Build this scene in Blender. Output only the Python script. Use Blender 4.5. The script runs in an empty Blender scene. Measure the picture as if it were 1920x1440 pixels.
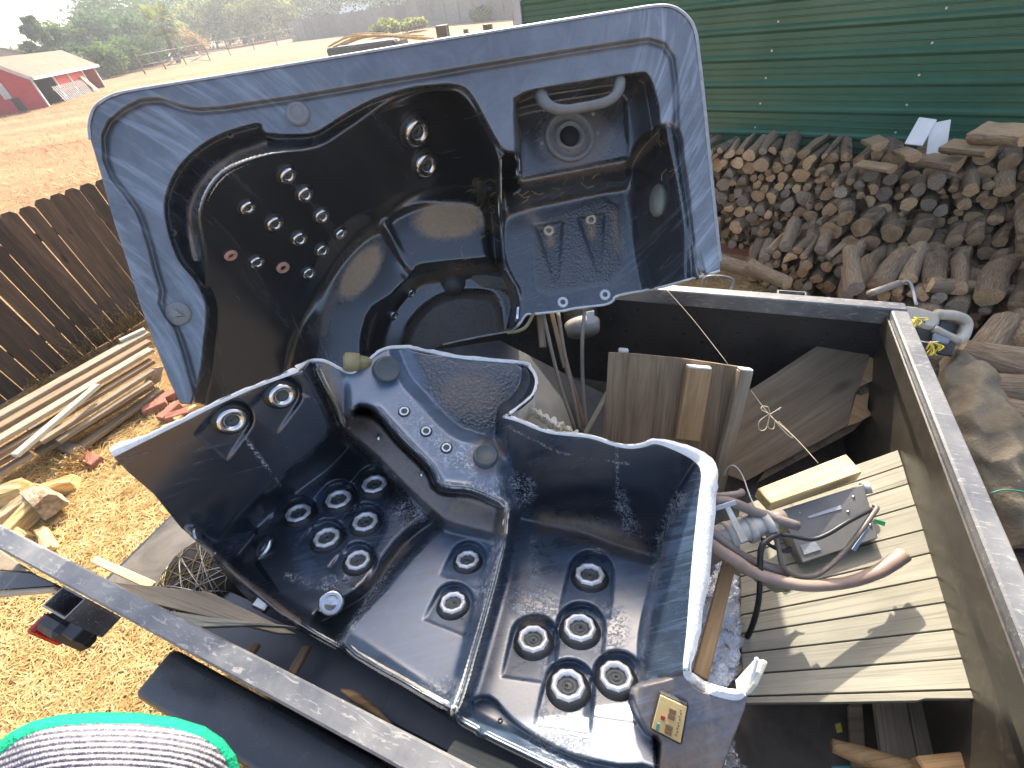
import bpy, bmesh, math, random
import numpy as np
from mathutils import Vector, Matrix
random.seed(7); rng = np.random.default_rng(7)
SC = bpy.context.scene
COL = SC.collection
# ------------------------------------------------------------------ camera
F = 824.0                                   # focal length in photo pixels (1920 wide)
CAMZ = 2.5
_nad = np.array([(1110-960)/F, (1640-720)/F, 1.0]); _nad /= np.linalg.norm(_nad)
AUP = -_nad
AY = np.array([0, 0, 1.0]); AY = AY-AUP*(AY@AUP); AY /= np.linalg.norm(AY)
AX = np.cross(AY, AUP)
CAM = np.array([0, 0, CAMZ])
cd = bpy.data.cameras.new('camera'); cam = bpy.data.objects.new('camera', cd); COL.objects.link(cam)
cd.sensor_width = 36; cd.lens = F/1920*36; cd.clip_start = 0.02; cd.clip_end = 3000
_c = lambda k, s: Vector((AX[k]*s, AY[k]*s, AUP[k]*s))
_r, _u, _b = _c(0, 1), _c(1, -1), _c(2, -1)
cam.matrix_world = Matrix(((_r.x, _u.x, _b.x, 0), (_r.y, _u.y, _b.y, 0), (_r.z, _u.z, _b.z, CAMZ), (0, 0, 0, 1)))
SC.camera = cam
# ------------------------------------------------------------------ sky, sun, exposure
SUN_AZ, SUN_EL = math.radians(9.5), math.radians(34.5)     # azimuth from +Y towards +X
w = bpy.data.worlds.new('World'); SC.world = w; w.use_nodes = True
nt = w.node_tree; nt.nodes.clear()
sky = nt.nodes.new('ShaderNodeTexSky'); sky.sky_type = 'NISHITA'; sky.sun_disc = False
sky.sun_elevation = SUN_EL; sky.sun_rotation = SUN_AZ; sky.air_density = 0.9; sky.dust_density = 4.5; sky.ozone_density = 0.6
bg = nt.nodes.new('ShaderNodeBackground'); bg.inputs['Strength'].default_value = 0.15
wo = nt.nodes.new('ShaderNodeOutputWorld')
nt.links.new(sky.outputs[0], bg.inputs[0]); nt.links.new(bg.outputs[0], wo.inputs[0])
sl = bpy.data.lights.new('sun', 'SUN'); sl.energy = 3.4; sl.angle = math.radians(0.6); sl.color = (1.0, 0.93, 0.80)
so = bpy.data.objects.new('sun', sl); COL.objects.link(so)
sdir = Vector((math.sin(SUN_AZ)*math.cos(SUN_EL), math.cos(SUN_AZ)*math.cos(SUN_EL), math.sin(SUN_EL)))
so.rotation_euler = sdir.to_track_quat('Z', 'Y').to_euler(); so.location = (0, 0, 30)
SC.view_settings.view_transform = 'Standard'; SC.view_settings.look = 'None'
SC.view_settings.exposure = 1.68; SC.view_settings.gamma = 1.0
try: SC.view_settings.use_curve_mapping = False
except Exception: pass
SC.render.engine = 'CYCLES'
# ------------------------------------------------------------------ pixel -> place helpers
def ray(x, y):
    d = np.array([(x-960)/F, (y-720)/F, 1.0]); return np.array([d@AX, d@AY, d@AUP])
def P(x, y, s): return CAM+ray(x, y)*s                       # point at camera depth s
def onz(x, y, z): r = ray(x, y); return CAM+r*((z-CAMZ)/r[2])
def onplane(x, y, p0, n): r = ray(x, y); return CAM+r*(((np.asarray(p0)-CAM)@n)/(r@n))
def gz(x, y):                                               # terrain height: level yard, field rising gently behind
    d = math.hypot(x, y); t = max(0.0, d-7.0); az = math.atan2(x, y)
    k = 0.5-0.5*math.tanh((az-0.15)*4)
    t = t if t < 60 else 60+ (t-60)*0.25
    return (0.013*t*(t/(t+6)))*k
def ong(x, y):
    r = ray(x, y); a, b = 0.5, 400.0
    if r[2] >= -0.002 and r[2]*b+CAMZ > gz(r[0]*b, r[1]*b): return CAM+r*150
    t = 0.5
    while t < 400:
        p = CAM+r*t
        if p[2] <= gz(p[0], p[1]): break
        t *= 1.02
    lo, hi = t/1.02, t
    for _ in range(30):
        m = (lo+hi)/2; p = CAM+r*m
        if p[2] <= gz(p[0], p[1]): hi = m
        else: lo = m
    return CAM+r*hi
U = np.array([.888, -.460, 0]); U /= np.linalg.norm(U); N = np.array([-U[1], U[0], 0.]); Z3 = np.array([0, 0, 1.])
def T(u, n, z): return U*u+N*n+Z3*z                          # trailer frame: along, across, up
# ------------------------------------------------------------------ object helpers
def tag(o, label=None, cat=None, group=None, kind=None):
    if label: o['label'] = label
    if cat: o['category'] = cat
    if group: o['group'] = group
    if kind: o['kind'] = kind
    return o
def empty(name, loc, label=None, cat=None, group=None):
    o = bpy.data.objects.new(name, None); COL.objects.link(o); o.location = Vector(loc); o.empty_display_size = .1
    return tag(o, label, cat, group)
def link(name, me, m=None, parent=None, M=None, smooth=False):
    """link mesh; M is its WORLD matrix; the parent must be unrotated or have had its matrix set"""
    o = bpy.data.objects.new(name, me); COL.objects.link(o)
    if m is not None:
        for k in (m if isinstance(m, (list, tuple)) else [m]): me.materials.append(k)
    if smooth: me.shade_smooth()
    M = M if M is not None else Matrix.Identity(4)
    if parent is not None:
        o.parent = parent; o.matrix_basis = wm(parent).inverted() @ M
    else: o.matrix_basis = M
    return o
def wm(o):
    return (wm(o.parent) @ o.matrix_basis) if o.parent else o.matrix_basis
def frame(o, x, n):
    """matrix with origin o, x axis along x, z axis along n"""
    x = Vector(x).normalized(); n = Vector(n); z = (n-x*n.dot(x)).normalized(); y = z.cross(x)
    return Matrix(((x.x, y.x, z.x, o[0]), (x.y, y.y, z.y, o[1]), (x.z, y.z, z.z, o[2]), (0, 0, 0, 1)))
def mesh(name, vs, fs, mi=None):
    me = bpy.data.meshes.new(name); me.from_pydata([tuple(v) for v in vs], [], [tuple(f) for f in fs])
    if mi is not None: me.polygons.foreach_set('material_index', mi)
    me.update(); return me
def toM(b, name):
    bmesh.ops.recalc_face_normals(b, faces=b.faces[:])
    me = bpy.data.meshes.new(name); b.to_mesh(me); b.free(); return me
def box_me(name, L, W, H, bev=.004, jit=0.0, org=(0, 0, 0)):
    b = bmesh.new(); bmesh.ops.create_cube(b, size=1)
    for v in b.verts:
        v.co = Vector((v.co.x*L+org[0], v.co.y*W+org[1], v.co.z*H+org[2]))
        if jit: v.co += Vector((random.uniform(-jit, jit), random.uniform(-jit, jit), random.uniform(-jit, jit)*.4))
    if bev: bmesh.ops.bevel(b, geom=b.edges[:], offset=bev, segments=1, affect='EDGES', profile=.6)
    return toM(b, name)
def box(name, c, x, n, L, W, H, m, parent=None, bev=.004, jit=0.0, smooth=False):
    """box centred at c, length L along x, height H along n"""
    return link(name, box_me(name, L, W, H, bev, jit), m, parent, frame(c, x, n), smooth)
def tbox(name, u0, u1, n0, n1, z0, z1, m, parent=None, bev=.004):
    return box(name, T((u0+u1)/2, (n0+n1)/2, (z0+z1)/2), U, Z3, abs(u1-u0), abs(n1-n0), abs(z1-z0), m, parent, bev)
def sheet(name, pts, th, m, parent=None, grain=None, away=True, bev=.003, jag=0.0, hint=None):
    """flat polygon through world points with thickness th behind the visible face"""
    pts = [np.asarray(p, float) for p in pts]
    c = sum(pts)/len(pts); n = np.zeros(3)
    for i in range(len(pts)): n += np.cross(pts[i]-c, pts[(i+1) % len(pts)]-c)
    n /= np.linalg.norm(n)
    if n@(CAM-c) < 0: n = -n
    if hint is not None: n = np.asarray(hint, float); n /= np.linalg.norm(n)
    g = np.asarray(grain, float) if grain is not None else pts[1]-pts[0]
    M = frame(c, g, n); Mi = M.inverted()
    loc = [Mi @ Vector(p) for p in pts]
    if jag:
        out = []
        for i in range(len(loc)):
            a, d = loc[i], loc[(i+1) % len(loc)]; k = max(1, int((d-a).length/.05))
            for j in range(k):
                q = a.lerp(d, j/k)
                if j: q = q+Vector((random.uniform(-1, 1), random.uniform(-1, 1), 0))*jag
                out.append(q)
        loc = out
    b = bmesh.new(); vs = [b.verts.new((p.x, p.y, 0)) for p in loc]
    f = b.faces.new(vs); f.normal_update()
    if f.normal.z < 0: f.normal_flip()
    r = bmesh.ops.extrude_face_region(b, geom=[f])
    bmesh.ops.translate(b, verts=[v for v in r['geom'] if isinstance(v, bmesh.types.BMVert)], vec=(0, 0, -th))
    if bev: bmesh.ops.bevel(b, geom=[e for e in b.edges if len(e.link_faces) == 2 and e.calc_face_angle(0) > .6], offset=bev, segments=1, affect='EDGES')
    return link(name, toM(b, name), m, parent, M)
def beam(name, a, b_, W, H, m, parent=None, n=None, bev=.004, jit=0.002):
    """squared timber between two world points, W wide, H thick along n"""
    a = np.asarray(a, float); b_ = np.asarray(b_, float); c = (a+b_)/2
    return box(name, c, b_-a, (CAM-c) if n is None else n, np.linalg.norm(b_-a), W, H, m, parent, bev, jit)
def crom(pts, k=6):
    p = [np.asarray(q, float) for q in pts]; p = [2*p[0]-p[1]]+p+[2*p[-1]-p[-2]]; out = []
    for i in range(1, len(p)-2):
        for j in range(k):
            t = j/k
            out.append(.5*((2*p[i])+(-p[i-1]+p[i+1])*t+(2*p[i-1]-5*p[i]+4*p[i+1]-p[i+2])*t*t+(-p[i-1]+3*p[i]-3*p[i+1]+p[i+2])*t**3))
    out.append(p[-2]); return out
def tube_me(name, pts, r, k=6, sides=10, smoothpath=True, org=(0, 0, 0)):
    q = crom(pts, k) if smoothpath and len(pts) > 2 else [np.asarray(p, float) for p in pts]
    rr = (np.interp(np.linspace(0, 1, len(q)), np.linspace(0, 1, len(r)), r) if isinstance(r, (list, tuple)) else [r]*len(q))
    vs, fs = [], []; ref = None
    for i, p in enumerate(q):
        t = q[min(i+1, len(q)-1)]-q[max(i-1, 0)]; t = t/max(1e-9, np.linalg.norm(t))
        if ref is None:
            ref = np.cross(t, [0, 0, 1.]);
            if np.linalg.norm(ref) < .1: ref = np.cross(t, [1., 0, 0])
        ref = ref-t*(ref@t); ref /= np.linalg.norm(ref); bi = np.cross(t, ref)
        for j in range(sides):
            a = 2*math.pi*j/sides; vs.append(p-np.asarray(org)+(ref*math.cos(a)+bi*math.sin(a))*rr[i])
    for i in range(len(q)-1):
        for j in range(sides):
            a = i*sides+j; b = i*sides+(j+1) % sides; fs.append((a, b, b+sides, a+sides))
    fs.append(tuple(range(sides))[::-1]); fs.append(tuple(range((len(q)-1)*sides, len(q)*sides)))
    return mesh(name, vs, fs)
def tube(name, pts, r, m, parent=None, k=6, sides=10):
    o = np.asarray(pts[0], float)
    return link(name, tube_me(name, pts, r, k, sides, True, o), m, parent, Matrix.Translation(Vector(o)), True)
def lathe_me(name, prof, seg=24):
    """profile [(r,z)...] round z"""
    vs, fs = [], []
    for (r, z) in prof:
        for j in range(seg):
            a = 2*math.pi*j/seg; vs.append((r*math.cos(a), r*math.sin(a), z))
    for i in range(len(prof)-1):
        for j in range(seg):
            a = i*seg+j; b = i*seg+(j+1) % seg; fs.append((a, b, b+seg, a+seg))
    me = mesh(name, vs, fs); me.shade_smooth(); return me
# ------------------------------------------------------------------ materials
_MC = {}
def nd(nt, t, **k):
    n = nt.nodes.new(t)
    for a, v in k.items():
        if a in n.inputs: n.inputs[a].default_value = v
        else: setattr(n, a, v)
    return n
def ramp(nt, fac, stops):
    r = nt.nodes.new('ShaderNodeValToRGB'); e = r.color_ramp.elements
    e[0].position, e[0].color = stops[0][0], (*stops[0][1], 1)
    e[1].position, e[1].color = stops[-1][0], (*stops[-1][1], 1)
    for p, c in stops[1:-1]:
        x = e.new(p); x.color = (*c, 1)
    nt.links.new(fac, r.inputs[0]); return r.outputs[0]
def vecnode(nt, stretch=(1, 1, 1), rnd=True):
    tc = nt.nodes.new('ShaderNodeTexCoord'); mp = nt.nodes.new('ShaderNodeMapping'); mp.inputs['Scale'].default_value = stretch
    nt.links.new(tc.outputs['Object'], mp.inputs[0]); out = mp.outputs[0]
    if rnd:
        oi = nt.nodes.new('ShaderNodeObjectInfo'); m = nd(nt, 'ShaderNodeMath', operation='MULTIPLY'); m.inputs[1].default_value = 53.0
        nt.links.new(oi.outputs['Random'], m.inputs[0])
        ad = nt.nodes.new('ShaderNodeVectorMath'); ad.operation = 'ADD'
        nt.links.new(out, ad.inputs[0]); nt.links.new(m.outputs[0], ad.inputs[1]); out = ad.outputs[0]
    return out
def newmat(name):
    m = bpy.data.materials.new(name); m.use_nodes = True; nt = m.node_tree
    return m, nt, nt.nodes['Principled BSDF']
def mixc(nt, fac, a, b, mode='MIX'):
    n = nt.nodes.new('ShaderNodeMix'); n.data_type = 'RGBA'; n.blend_type = mode
    for s, v in ((0, fac), (6, a), (7, b)):
        if isinstance(v, (int, float)): n.inputs[s].default_value = v
        elif isinstance(v, tuple): n.inputs[s].default_value = (*v, 1)
        else: nt.links.new(v, n.inputs[s])
    return n.outputs[2]
def mth(nt, op, a, b=None, clamp=False):
    n = nt.nodes.new('ShaderNodeMath'); n.operation = op; n.use_clamp = clamp
    for i, v in enumerate((a, b)):
        if v is None: continue
        if isinstance(v, (int, float)): n.inputs[i].default_value = v
        else: nt.links.new(v, n.inputs[i])
    return n.outputs[0]
def mat(name, stops, scale=6, stretch=(1, 1, 1), rough=.7, metal=0, bump=.3, bdist=.004, detail=8, rnd=.0, spec=.5,
        speck=None, coat=0, bscale=None, rvar=.12, dist=.6):
    """mottled procedural surface; rnd = value change from piece to piece; speck=(scale,threshold,colour)"""
    if name in _MC: return _MC[name]
    m, nt, bs = newmat(name); v = vecnode(nt, stretch)
    n1 = nd(nt, 'ShaderNodeTexNoise', Scale=scale, Detail=detail, Roughness=.62, Distortion=dist); nt.links.new(v, n1.inputs['Vector'])
    col = ramp(nt, n1.outputs[0], stops)
    if speck:
        n3 = nd(nt, 'ShaderNodeTexNoise', Scale=speck[0], Detail=5., Roughness=.7); nt.links.new(v, n3.inputs['Vector'])
        f = ramp(nt, n3.outputs[0], [(speck[1], (0, 0, 0)), (min(1, speck[1]+.09), (1, 1, 1))])
        col = mixc(nt, f, col, speck[2])
    if rnd:
        oi = nt.nodes.new('ShaderNodeObjectInfo'); k = mth(nt, 'ADD', mth(nt, 'MULTIPLY', oi.outputs['Random'], 2*rnd), 1-rnd)
        hs = nd(nt, 'ShaderNodeHueSaturation'); nt.links.new(k, hs.inputs['Value']); nt.links.new(col, hs.inputs['Color']); col = hs.outputs[0]
    nt.links.new(col, bs.inputs['Base Color'])
    n2 = nd(nt, 'ShaderNodeTexNoise', Scale=bscale or scale*3, Detail=6., Roughness=.65); nt.links.new(v, n2.inputs['Vector'])
    rr = mth(nt, 'ADD', mth(nt, 'MULTIPLY', n2.outputs[0], 2*rvar), rough-rvar, True); nt.links.new(rr, bs.inputs['Roughness'])
    if bump:
        bp = nd(nt, 'ShaderNodeBump', Strength=bump, Distance=bdist); nt.links.new(n2.outputs[0], bp.inputs['Height']); nt.links.new(bp.outputs[0], bs.inputs['Normal'])
    bs.inputs['Metallic'].default_value = metal; bs.inputs['Specular IOR Level'].default_value = spec
    if coat: bs.inputs['Coat Weight'].default_value = coat
    _MC[name] = m; return m
def wood(name, a, b, c=None, scale=3.0, rough=.75, rnd=.18, bump=.35, ring=14, knots=True):
    """grain along local x"""
    if name in _MC: return _MC[name]
    m, nt, bs = newmat(name); v = vecnode(nt, (1.0, 9, 9))
    n1 = nd(nt, 'ShaderNodeTexNoise', Scale=scale, Detail=9., Roughness=.65, Distortion=.8); nt.links.new(v, n1.inputs['Vector'])
    v2 = vecnode(nt, (.8, 1, 1)); n0 = nd(nt, 'ShaderNodeTexNoise', Scale=2.6, Detail=4.); nt.links.new(v2, n0.inputs['Vector'])
    v3 = vecnode(nt, (.6, ring*3, ring*3)); n4 = nd(nt, 'ShaderNodeTexNoise', Scale=2.2, Detail=5., Roughness=.6, Distortion=1.2); nt.links.new(v3, n4.inputs['Vector'])
    col = ramp(nt, n1.outputs[0], [(.28, a), (.5, b), (.72, c or b)])
    dk = tuple(x*.45 for x in a)
    col = mixc(nt, ramp(nt, n4.outputs[0], [(.52, (0, 0, 0)), (.72, (.75, .75, .75))]), col, dk)
    col = mixc(nt, ramp(nt, n0.outputs[0], [(.52, (0, 0, 0)), (.74, (.6, .6, .6))]), col, tuple(x*.6 for x in b))
    if knots:
        vo = nd(nt, 'ShaderNodeTexVoronoi', Scale=3.2); v4 = vecnode(nt, (.6, 1.6, 1.6)); nt.links.new(v4, vo.inputs['Vector'])
        col = mixc(nt, ramp(nt, vo.outputs['Distance'], [(.05, (.85, .85, .85)), (.14, (0, 0, 0))]), col, dk)
    if rnd:
        oi = nt.nodes.new('ShaderNodeObjectInfo'); k = mth(nt, 'ADD', mth(nt, 'MULTIPLY', oi.outputs['Random'], 2*rnd), 1-rnd)
        hs = nd(nt, 'ShaderNodeHueSaturation'); nt.links.new(k, hs.inputs['Value']); nt.links.new(col, hs.inputs['Color']); col = hs.outputs[0]
    nt.links.new(col, bs.inputs['Base Color']); bs.inputs['Roughness'].default_value = rough
    bp = nd(nt, 'ShaderNodeBump', Strength=bump, Distance=.003); nt.links.new(n4.outputs[0], bp.inputs['Height']); nt.links.new(bp.outputs[0], bs.inputs['Normal'])
    _MC[name] = m; return m
def plain(name, c, rough=.5, metal=0, spec=.5, em=None):
    return mat(name, [(.3, tuple(x*.82 for x in c)), (.7, tuple(min(1, x*1.15) for x in c))], 9, rough=rough, metal=metal, bump=.08, spec=spec)
M_CHROME = mat('chrome', [(.3, (.62, .62, .62)), (.7, (.8, .8, .8))], 20, rough=.12, metal=1, bump=.03, rvar=.06)
M_STEEL = mat('scuffed_steel', [(.3, (.35, .35, .36)), (.7, (.5, .5, .5))], 20, rough=.35, metal=1, bump=.05)
M_BLKPL = mat('black_plastic', [(.3, (.012, .013, .014)), (.7, (.028, .03, .032))], 15, rough=.4, bump=.06)
M_GREYPL = mat('grey_plastic', [(.3, (.16, .16, .16)), (.7, (.23, .23, .225))], 15, rough=.5, bump=.08)
# ================================================================== GROUND
def ground_mat():
    m, nt, bs = newmat('dry_ground'); tc = nt.nodes.new('ShaderNodeTexCoord'); v = tc.outputs['Object']
    def noi(s, d=8., r=.6, dist=.3):
        n = nd(nt, 'ShaderNodeTexNoise', Scale=s, Detail=d, Roughness=r, Distortion=dist); nt.links.new(v, n.inputs['Vector']); return n.outputs[0]
    big, mid, fine, vf = noi(.16, 5.), noi(1.3), noi(14., 8., .7), noi(70., 5., .7)
    soil = ramp(nt, mid, [(.3, (.20, .115, .055)), (.5, (.30, .18, .09)), (.7, (.36, .23, .12))])
    straw = ramp(nt, fine, [(.3, (.22, .125, .048)), (.5, (.35, .22, .09)), (.7, (.47, .33, .15))])
    c = mixc(nt, ramp(nt, mth(nt, 'ADD', mth(nt, 'MULTIPLY', mid, .6), mth(nt, 'MULTIPLY', big, .4)), [(.42, (.15, .15, .15)), (.56, (1, 1, 1))]), soil, straw)
    c = mixc(nt, ramp(nt, vf, [(.35, (.55, .55, .55)), (.6, (0, 0, 0))]), c, (.12, .07, .035))
    sep = nt.nodes.new('ShaderNodeSeparateXYZ'); nt.links.new(v, sep.inputs[0])
    far = ramp(nt, mth(nt, 'DIVIDE', sep.outputs[1], 60., True), [(.05, (0, 0, 0)), (.3, (1, 1, 1))])
    vs = vecnode(nt, (.25, 1, 1), False); nb = nd(nt, 'ShaderNodeTexNoise', Scale=.35, Detail=8., Roughness=.65); nt.links.new(vs, nb.inputs['Vector'])
    field = ramp(nt, nb.outputs[0], [(.3, (.21, .112, .055)), (.45, (.325, .178, .09)), (.58, (.40, .24, .125)), (.75, (.46, .325, .18))])
    field = mixc(nt, ramp(nt, fine, [(.4, (.6, .6, .6)), (.62, (0, 0, 0))]), field, (.15, .085, .04))
    c = mixc(nt, far, c, field)
    nt.links.new(c, bs.inputs['Base Color']); bs.inputs['Roughness'].default_value = .95; bs.inputs['Specular IOR Level'].default_value = .15
    bp = nd(nt, 'ShaderNodeBump', Strength=.7, Distance=.03); nt.links.new(fine, bp.inputs['Height']); nt.links.new(bp.outputs[0], bs.inputs['Normal'])
    return m
vs, fs = [], []; NA = 120; RR = [0.0]+[0.6*1.085**i for i in range(90)]
for i, r in enumerate(RR):
    for j in range(NA):
        a = 2*math.pi*j/NA; x, y = r*math.sin(a), r*math.cos(a)
        z = gz(x, y)
        if 1.2 < r < 30: z += .025*math.sin(x*2.1+1)*math.sin(y*1.7)+random.uniform(-.006, .006)
        vs.append((x, y, z))
for i in range(len(RR)-1):
    for j in range(NA):
        a, b = i*NA+j, i*NA+(j+1) % NA
        if i == 0: fs.append((a, b+NA, a+NA)) if j else fs.append((a, b+NA, a+NA))
        else: fs.append((a, b, b+NA, a+NA))
tag(link('ground', mesh('ground', vs, fs), ground_mat(), None, None, True), kind='structure')
# straw litter lying on the yard: one mass
def strands(name, areas, m, lift=(.002, .02), L=(.03, .13), wd=.0022, curl=.02, up=0.0):
    vs, fs = [], []
    for (cx, cy, rx, ry, cnt) in areas:
        for _ in range(cnt):
            x, y = cx+random.gauss(0, .5)*rx*1.2, cy+random.gauss(0, .5)*ry*1.2
            a = random.uniform(0, 6.283); l = random.uniform(*L); z = gz(x, y)+.025*math.sin(x*2.1+1)*math.sin(y*1.7)+random.uniform(*lift)
            dx, dy = math.cos(a)*l, math.sin(a)*l; px_, py_ = -math.sin(a)*wd, math.cos(a)*wd
            k = len(vs); b = random.uniform(-curl, curl); dz = random.uniform(-.008, .012)+up*l*random.uniform(.3, 1)
            vs += [(x-px_, y-py_, z), (x+px_, y+py_, z+.001), (x+dx*.5-dy*b*4-px_, y+dy*.5+dx*b*4-py_, z+dz*.5+.006), (x+dx*.5-dy*b*4+px_, y+dy*.5+dx*b*4+py_, z+dz*.5+.007),
                   (x+dx-px_*.5, y+dy-py_*.5, z+dz), (x+dx+px_*.5, y+dy+py_*.5, z+dz+.001)]
            fs += [(k, k+1, k+3, k+2), (k+2, k+3, k+5, k+4)]
    return link(name, mesh(name, vs, fs), m)
M_STRAW = mat('dry_straw', [(.3, (.36, .22, .075)), (.5, (.52, .355, .145)), (.7, (.66, .50, .24))], 7, rough=.8, bump=0, spec=.3)
tag(strands('straw_litter', [(-2.9, 1.7, 1.0, .9, 9000), (-2.4, .7, .9, .6, 8000), (-3.4, 2.6, 1.3, .8, 6000), (-3.6, 1.0, 1.2, 1.2, 6000), (-2.0, .2, .8, .5, 4000), (2.9, 3.6, 1.2, .8, 1500), (-6, 7, 3, 3, 5000)], M_STRAW),
    'dry straw and grass bits scattered over the bare yard', 'straw', kind='stuff')
tag(strands('dry_grass', [(-14, 22, 7, 8, 5000), (-24, 36, 9, 8, 4000), (-8, 14, 4, 4, 4000)], M_STRAW, (0, .02), (.1, .3), .006, .03, .55),
    'short dry grass growing over the tan field behind the plank fence', 'grass', kind='stuff')
# ================================================================== FAR FIELD
def at(x, y, d):                        # ground point at distance d in the direction of a pixel
    r = ray(x, y); k = d/math.hypot(r[0], r[1]); return np.array([r[0]*k, r[1]*k, gz(r[0]*k, r[1]*k)])
def ztop(base, x, y):                   # height of the pixel's ray above a ground point
    r = ray(x, y); k = math.hypot(base[0], base[1])/math.hypot(r[0], r[1]); return CAMZ+r[2]*k-base[2]
def leaf_mat(name, a, b, c):
    m, nt, bs = newmat(name); tc = nt.nodes.new('ShaderNodeTexCoord')
    n = nd(nt, 'ShaderNodeTexNoise', Scale=.55, Detail=6., Roughness=.7); nt.links.new(tc.outputs['Object'], n.inputs['Vector'])
    nt.links.new(ramp(nt, n.outputs[0], [(.35, a), (.5, b), (.66, c)]), bs.inputs['Base Color']); bs.inputs['Roughness'].default_value = .7
    bs.inputs['Specular IOR Level'].default_value = .25
    tl_ = nt.nodes.new('ShaderNodeBsdfTranslucent'); mx = nt.nodes.new('ShaderNodeMixShader'); mx.inputs[0].default_value = .42
    cr_ = [l for l in nt.links if l.to_socket == bs.inputs['Base Color']][0].from_socket
    hs_ = nd(nt, 'ShaderNodeHueSaturation', Value=2.2, Saturation=1.1); nt.links.new(cr_, hs_.inputs['Color']); nt.links.new(hs_.outputs[0], tl_.inputs[0])
    nt.links.new(bs.outputs[0], mx.inputs[1]); nt.links.new(tl_.outputs[0], mx.inputs[2]); nt.links.new(mx.outputs[0], nt.nodes['Material Output'].inputs[0])
    return m
LM = [leaf_mat('leaf_dark', (.018, .038, .016), (.035, .066, .026), (.065, .105, .036)),
      leaf_mat('leaf_mid', (.03, .055, .018), (.06, .095, .03), (.11, .14, .04)),
      leaf_mat('leaf_yellow', (.065, .08, .022), (.12, .135, .038), (.21, .20, .065)),
      leaf_mat('leaf_dry', (.12, .085, .04), (.2, .14, .06), (.3, .22, .1))]
M_BARK = mat('bark', [(.3, (.05, .037, .027)), (.5, (.105, .08, .06)), (.72, (.19, .155, .125))], 16, (1, 1, 3), rough=.95, bump=.9, bdist=.012, rnd=.25, spec=.1)
def tree(base, h, wd, lm, label, shape='round', leaves=2600, leaf=.35, group='trees at the far edge of the field', name='leafy_tree', low=.05):
    t = empty(name, base, label, 'tree', group)
    Mb = Matrix.Translation(Vector(base))
    tr = [base+np.array([0, 0, -.3]), base+np.array([wd*.03, 0, h*.3]), base+np.array([-wd*.02, .1, h*.62]), base+np.array([0, 0, h*.85])]
    link('trunk', tube_me('trunk', tr, [h*.028, h*.022, h*.012, h*.003], 4, 7, True, base), M_BARK, t, Mb)
    for k in range(5):
        a = random.uniform(0, 6.28); z0 = h*random.uniform(.3, .6)
        q = [base+np.array([0, 0, z0]), base+np.array([math.cos(a)*wd*.18, math.sin(a)*wd*.18, z0+h*.12]), base+np.array([math.cos(a)*wd*.36, math.sin(a)*wd*.36, z0+h*.2])]
        link('limb', tube_me('limb', q, [h*.012, h*.008, h*.003], 3, 5, True, base), M_BARK, t, Mb)
    vs, fs = [], []
    leaves = int(leaves*1.9); leaf = leaf*1.45
    nc = 70 if shape != 'cone' else 80; cl = []
    while len(cl) < nc:
        p = rng.uniform(-1, 1, 3)
        if shape == 'cone':
            zz = (p[2]+1)/2; rad = (1-zz)**.8*1.0+.04
            if p[0]**2+p[1]**2 > rad*rad: continue
            cl.append((p[0]*wd/2, p[1]*wd/2, h*(low*.4+zz*(1-low*.4)), .025+.1*(1-zz)))
        else:
            r2 = p@p
            if r2 > 1 or r2 < .16: continue
            zz = (p[2]+1)/2
            cl.append((p[0]*wd/2, p[1]*wd/2, h*(low+(1-low)*zz*.94), random.uniform(.09, .19)))
    for i in range(leaves):
        cx, cy, cz, cr = cl[i % nc]
        q = rng.normal(0, 1, 3); q /= np.linalg.norm(q)+1e-6; q *= (random.random()**.45)
        c = np.array([cx+q[0]*cr*wd, cy+q[1]*cr*wd, cz+q[2]*cr*wd*.8])
        if c[2] < .2: c[2] = random.uniform(.2, 1)
        a = rng.normal(0, 1, 3); a /= np.linalg.norm(a); b = np.cross(a, rng.normal(0, 1, 3)); b /= np.linalg.norm(b); s = leaf*random.uniform(.5, 1.2)
        k = len(vs); vs += [c-a*s*.6, c+b*s*.35, c+a*s*.6, c-b*s*.35]; fs.append((k, k+1, k+2, k+3))
    link('crown', mesh('crown', vs, fs), lm, t, Mb)
    return t
def tree_px(x, yb, xt, yt, wpx, d, lm, label, **k):
    b = at(x, yb, d); h = max(1.0, ztop(b, xt, yt)); s = np.linalg.norm(b-CAM); wd = wpx/F*s*.78
    return tree(b, h, wd, LM[lm], label, **k)
tree_px(108, 118, 44, 20, 105, 82, 0, 'dark pointed conifer rising behind the red shed roof', shape='cone', leaves=5200, leaf=.4, name='conifer_tree')
tree_px(138, 100, 104, 40, 70, 92, 1, 'narrow hazy green tree between the dark conifer and the big round tree', leaves=2200)
tree_px(215, 95, 185, 22, 130, 96, 0, 'big round dusky green tree to the right of the conifer', leaves=4600)
tree_px(268, 85, 215, -35, 150, 118, 0, 'tallest dark tree with a thin ragged top against the white sky', leaves=4200)
tree_px(335, 78, 312, -8, 110, 135, 0, 'blue green tree filling the gap behind the palm', leaves=3200)
tree_px(400, 72, 385, -14, 90, 128, 2, 'pale yellow green tree beside the palm', leaves=3000)
tree_px(452, 70, 438, -25, 100, 122, 1, 'mid green tree towering over the dry pen', leaves=3200)
tree_px(512, 62, 500, -30, 110, 118, 2, 'sunlit olive tree next to the grey roofed house', leaves=3400)
tree_px(585, 50, 575, -40, 120, 126, 0, 'dark green tree leaning over the grey roof', leaves=3200)
tree_px(760, 30, 750, -60, 150, 116, 0, 'broad dark tree behind the long grey fence', leaves=3600)
tree_px(860, 22, 850, -70, 150, 110, 1, 'green tree above the end of the long grey fence', leaves=3600)
tree_px(665, 40, 650, -50, 120, 122, 0, 'hazy tree behind the small pale roof', leaves=3000)
tree_px(300, 70, 290, -70, 190, 150, 0, 'tall hazy tree mass behind the palm', leaves=4200, leaf=.5)
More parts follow.
